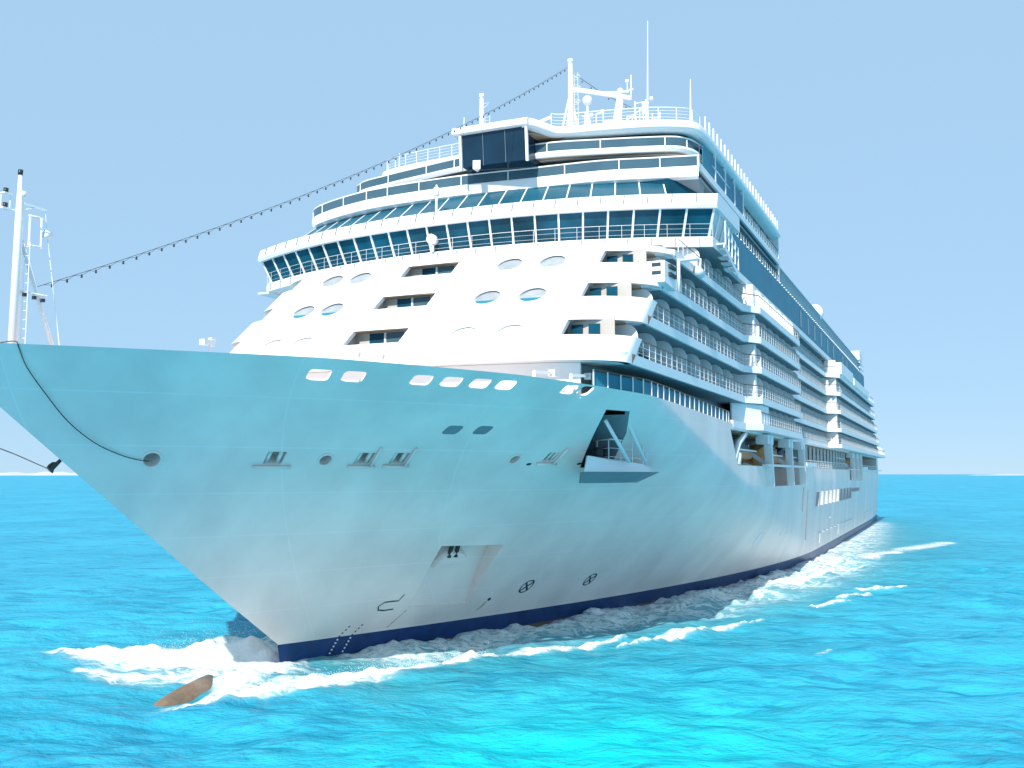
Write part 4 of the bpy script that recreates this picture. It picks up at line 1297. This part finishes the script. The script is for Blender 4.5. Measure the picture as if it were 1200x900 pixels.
crest([(43.2, 39.2), (41.3, 41.5), (40.6, 44.0), (41.0, 47)], [1.6, 1.6, 1.2, .6], .76, .1, 1.2)
crest([(50, 41.0), (54, 43.2), (58.5, 46.0)], [.8, .8, .4], .66, .3, 1.2)
crest([(101, 18.0), (107, 15.9), (114, 13.6)], [.8, 1.2, .6], .92, .28, 1.5)
crest([(101.0, 8.9), (102.6, 6.6), (104.5, 5.0)], [.4, .7, .4], .88, .3, 1.4)
crest([(87.5, 11.6), (91, 9.2)], [.4, .5], .78, .25, 1.4)
crest([(93, 9.8), (98, 7.8)], [.45, .4], .74, .25, 1.4)
crest([(126, 16.0), (140, 12.5), (155, 8)], [1.6, 2.2, 1.2], .74, .15, 1.6)
crest([(158, 7.0), (178, 1.0)], [2.0, 1.6], .68, .15, 1.5)
crest([(118, 13.5), (128, 9.5)], [1.2, 1.0], .70, .15, 1.5)
crest([(64.8, 8.4), (66, 7.8)], [.3, .25], .55, .1, 1.0)
# wash between the crest and the plating, thinning aft
wsh = np.clip((GX - 47) / 6, 0, 1) * np.clip((262 - GX) / 20, 0, 1)
wid = np.interp(GX, [47, 56, 66, 80, 100, 140, 200, 260], [5.0, 6.5, 8.5, 10.5, 11, 10, 8, 5])
wf = wsh * np.where(dport > -1.0, np.exp(-(np.clip(dport, 0, None) / wid) ** 2), 0) * np.interp(GX, [47, 60, 90, 130, 260], [.76, .70, .66, .62, .50])
foam = np.maximum(foam, wf)
foam = np.maximum(foam, wsh * np.where(dstb > -1, np.exp(-(np.clip(dstb, 0, None) / 3.0) ** 2), 0) * .6)
# wave pile-up round the stem
lift += .95 * np.exp(-(((GX - 48.0) / 1.3) ** 2 + ((GY - 40.6) / 1.5) ** 2)) + .5 * np.exp(-(((GX - 47.2) / 1.2) ** 2 + ((GY - 43.2) / 1.5) ** 2)) + wsh * .04 * np.exp(-(np.clip(dport, 0, None) / 1.4) ** 2)
rough_n = np.zeros_like(GX)
for k in range(44):
    lam = .5 * (2.6 / .5) ** (k / 43); th = rng.uniform(0, 6.28); ph = rng.uniform(0, 6.28)
    rough_n += np.sin((math.cos(th) * GX + math.sin(th) * GY) * 2 * math.pi / lam + ph) * lam * .0125
near = np.clip(1.3 - DC, 0, 1)
Zw += lift * near + rough_n * np.clip(foam, 0, 1) * near * 1.3
# swell raised by the hull, running out from the bow
Zw += near * .22 * np.sin((GX * .35 + dport * .9)) * np.exp(-np.abs(dport - 5) / 5) * wsh
# dip clear of the bulb's nose
Zw -= .38 * np.exp(-(((GX - 38.8) / 2.4) ** 2 + ((GY - 37.6) / 2.2) ** 2))
foam *= 1 - .97 * np.exp(-(((GX - 38.9) / 2.2) ** 2 + ((GY - 37.7) / 1.7) ** 2))
# paler, shoaler water beside the bow, greener stirred water along the hull, its dark teal also painting in shade
pale = np.exp(-(((GX - 36) / 13) ** 2 + ((GY - 13) / 10) ** 2))
stir_shade = np.clip(np.exp(-((np.clip(dport, 0, None)) / 16) ** 2) * np.clip((GX - 36) / 10, 0, 1) * np.clip((300 - GX) / 120, 0, 1) * (dport > -3), 0, 1)
stir_shade = np.maximum(stir_shade, .6 * np.exp(-(((GX - 47) / 9) ** 2 + ((GY - 44) / 9) ** 2)))
nx_, ny_ = len(X), len(Y)
idx = np.arange(nx_ * ny_).reshape(nx_, ny_)
F_ = np.stack([idx[:-1, :-1], idx[1:, :-1], idx[1:, 1:], idx[:-1, 1:]], -1).reshape(-1, 4)
me = bpy.data.meshes.new("sea")
me.vertices.add(nx_ * ny_); me.vertices.foreach_set('co', np.stack([GX, GY, Zw], -1).astype(np.float32).ravel())
me.loops.add(F_.size); me.loops.foreach_set('vertex_index', F_.astype(np.int32).ravel())
me.polygons.add(len(F_)); me.polygons.foreach_set('loop_start', np.arange(0, F_.size, 4, dtype=np.int32)); me.polygons.foreach_set('loop_total', np.full(len(F_), 4, dtype=np.int32))
me.polygons.foreach_set('use_smooth', np.ones(len(F_), dtype=bool))
me.update(calc_edges=True)
for nm, arr in (('foam', foam), ('pale', pale), ('stir_shade', stir_shade)):
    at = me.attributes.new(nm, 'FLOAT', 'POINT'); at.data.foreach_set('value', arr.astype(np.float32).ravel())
def sea_material():
    m = bpy.data.materials.new("sea_water"); m.use_nodes = True
    t = m.node_tree; N, L = t.nodes.new, t.links.new
    for n in list(t.nodes): t.nodes.remove(n)
    out = N("ShaderNodeOutputMaterial")
    tc = N("ShaderNodeTexCoord")
    def att(nm): a = N("ShaderNodeAttribute"); a.attribute_name = nm; return a.outputs['Fac']
    def noise(scale, detail=6, rough=.55, sv=(1, 1, 1), dist=0.0):
        v = N("ShaderNodeMapping"); v.vector_type = 'TEXTURE'; v.inputs['Rotation'].default_value = (0, 0, R(22)); v.inputs['Scale'].default_value = [1 / k for k in sv]; L(tc.outputs['Object'], v.inputs['Vector'])
        n = N("ShaderNodeTexNoise"); n.inputs['Scale'].default_value = scale; n.inputs['Detail'].default_value = detail
        n.inputs['Roughness'].default_value = rough; n.inputs['Distortion'].default_value = dist
        L(v.outputs[0], n.inputs['Vector']); return n.outputs['Fac']
    def math_(op, *vals):
        n = N("ShaderNodeMath"); n.operation = op
        for i, v in enumerate(vals):
            if isinstance(v, (int, float)): n.inputs[i].default_value = v
            else: L(v, n.inputs[i])
        return n.outputs[0]
    def mix(f, a, b_):
        n = N("ShaderNodeMix"); n.data_type = 'RGBA'
        if isinstance(f, (int, float)): n.inputs['Factor'].default_value = f
        else: L(f, n.inputs['Factor'])
        for s_, v in (('A', a), ('B', b_)):
            if isinstance(v, tuple): n.inputs[s_].default_value = (*v, 1)
            else: L(v, n.inputs[s_])
        return n.outputs['Result']
    def mrange(v, a, b_, c_=0.0, d=1.0):
        n = N("ShaderNodeMapRange"); L(v, n.inputs['Value'])
        for k, x in zip(('From Min', 'From Max', 'To Min', 'To Max'), (a, b_, c_, d)): n.inputs[k].default_value = x
        n.interpolation_type = 'SMOOTHSTEP'; return n.outputs[0]
    big = noise(.03, 4, .5, (1, 1.6, 1), .6)
    mid = noise(.22, 7, .6, (1, .42, 1), .8)
    fine = noise(.85, 5, .6, (1, .4, 1), .5)
    c_ = mix(mrange(big, .35, .65), (0.025, 0.36, 0.53), (0.035, 0.42, 0.60))
    c_ = mix(math_('MULTIPLY', att('pale'), .95), c_, (0.004, 0.58, 0.62))
    c_ = mix(math_('MULTIPLY', att('stir_shade'), .80), c_, (0.05, 0.27, 0.30))
    c_ = mix(mrange(math_('ADD', math_('MULTIPLY', mid, .48), math_('MULTIPLY', fine, .52)), .50, .60, 0, .55), c_, (0.006, 0.19, 0.34))
    c_ = mix(mrange(att('foam'), .05, .8, 0, .85), c_, (0.32, 0.50, 0.53))
    dif = N("ShaderNodeBsdfDiffuse"); L(c_, dif.inputs['Color'])
    glo = N("ShaderNodeBsdfGlossy"); glo.inputs['Roughness'].default_value = .12
    r0 = noise(.16, 3, .55, (1, .5, 1), .4); r1 = noise(.8, 5, .62, (1, .5, 1), .4); r2 = noise(3.0, 4, .6, (1, .6, 1))
    hgt = math_('ADD', math_('MULTIPLY', r0, 1.6), math_('ADD', math_('MULTIPLY', r1, .62), math_('MULTIPLY', r2, .28)))
    bp = N("ShaderNodeBump"); bp.inputs['Strength'].default_value = 1.0; bp.inputs['Distance'].default_value = .55
    L(hgt, bp.inputs['Height']); L(bp.outputs[0], glo.inputs['Normal']); L(bp.outputs[0], dif.inputs['Normal'])
    fr = N("ShaderNodeFresnel"); fr.inputs['IOR'].default_value = 1.33; L(bp.outputs[0], fr.inputs['Normal'])
    water = N("ShaderNodeMixShader")
    L(math_('MINIMUM', math_('MULTIPLY', fr.outputs[0], .7), .26), water.inputs[0]); L(dif.outputs[0], water.inputs[1]); L(glo.outputs[0], water.inputs[2])
    fo = N("ShaderNodeBsdfPrincipled")
    fo.inputs['Base Color'].default_value = (.90, .91, .90, 1); fo.inputs['Roughness'].default_value = .9; fo.inputs['Specular IOR Level'].default_value = .1
    f1 = noise(.8, 10, .72, (1, .8, 1), 1.6); f2 = noise(4.0, 7, .7, (1, 1, 1), 1.0)
    fn = math_('ADD', math_('MULTIPLY', f1, .72), math_('MULTIPLY', f2, .28))
    bp2 = N("ShaderNodeBump"); bp2.inputs['Strength'].default_value = .8; bp2.inputs['Distance'].default_value = .25
    L(fn, bp2.inputs['Height']); L(bp2.outputs[0], fo.inputs['Normal'])
    fv = math_('ADD', att('foam'), math_('MULTIPLY', math_('SUBTRACT', fn, .5), 2.1))
    rdg = math_('SUBTRACT', 1.0, math_('MULTIPLY', math_('ABSOLUTE', math_('SUBTRACT', noise(.55, 6, .6, (1, .7, 1), 1.0), .5)), 9.0))
    lace = math_('MULTIPLY', mrange(rdg, .25, .95), mrange(att('foam'), .22, .62, 0, .85))
    fmask = math_('MAXIMUM', mrange(fv, .50, .86), lace)
    # white caps in the open sea
    cap = noise(.11, 8, .62, (1, 1.7, 1), 1.5)
    capm = mrange(cap, .735, .79)
    ms = N("ShaderNodeMixShader"); L(math_('MAXIMUM', fmask, math_('MULTIPLY', capm, .7)), ms.inputs[0]); L(water.outputs[0], ms.inputs[1]); L(fo.outputs[0], ms.inputs[2])
    L(ms.outputs[0], out.inputs[0])
    return m
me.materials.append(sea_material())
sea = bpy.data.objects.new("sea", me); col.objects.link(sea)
tag(sea, "bright turquoise sea with white bow wave foam", kind='structure')

# droplets thrown up where the stem and the crest break
rg = random.Random(11); m_ = MB()
def drop(c, r_):
    x, y, z = c
    m_.add([(x, y, z + r_), (x + r_, y - r_ * .6, z - r_ * .5), (x - r_, y - r_ * .6, z - r_ * .5), (x, y + r_, z - r_ * .5)], [(0, 1, 2), (0, 2, 3), (0, 3, 1), (1, 3, 2)])
for _ in range(2600):
    t = rg.random() ** 1.5
    drop((48.0 - t * 4 + rg.gauss(0, .6), 40.2 + t * 6.5 + rg.gauss(0, .8), .2 + abs(rg.gauss(0, 1.0)) * (1 - t * .7)), rg.uniform(.008, .026))
for _ in range(1800):
    t = rg.random()
    drop((39 + 16 * t + rg.gauss(0, .3), 34.0 - 6.4 * t + rg.gauss(0, .35), .15 + abs(rg.gauss(0, .28))), rg.uniform(.01, .028))
tag(m_.build("spray", M['white'], fix=False), kind='stuff')
# low pale coast on the horizon
def coast(pts, hgt, seed):
    rg = random.Random(seed); m_ = MB(); rows = []
    for k, (x, y) in enumerate(pts):
        e = math.sin(math.pi * k / (len(pts) - 1)) ** .5
        h_ = hgt * e * rg.uniform(.6, 1.1) + 1
        d = Vector((x, y)).normalized() * 400
        rows.append([(x, y, -2), (x + d.x * .3, y + d.y * .3, h_ * .7), (x + d.x, y + d.y, h_), (x + 2 * d.x, y + 2 * d.y, h_ * .5), (x + 3 * d.x, y + 3 * d.y, -2)])
    m_.grid(rows, 0, True)
    tag(m_.build("coastline", M['sand']), kind='structure')
coast([(5000 + 4.5 * k * 10, 7300 - 50 * k) for k in range(30)], 34, 1)
coast([(9000, -120 - 60 * k) for k in range(34)], 14, 2)
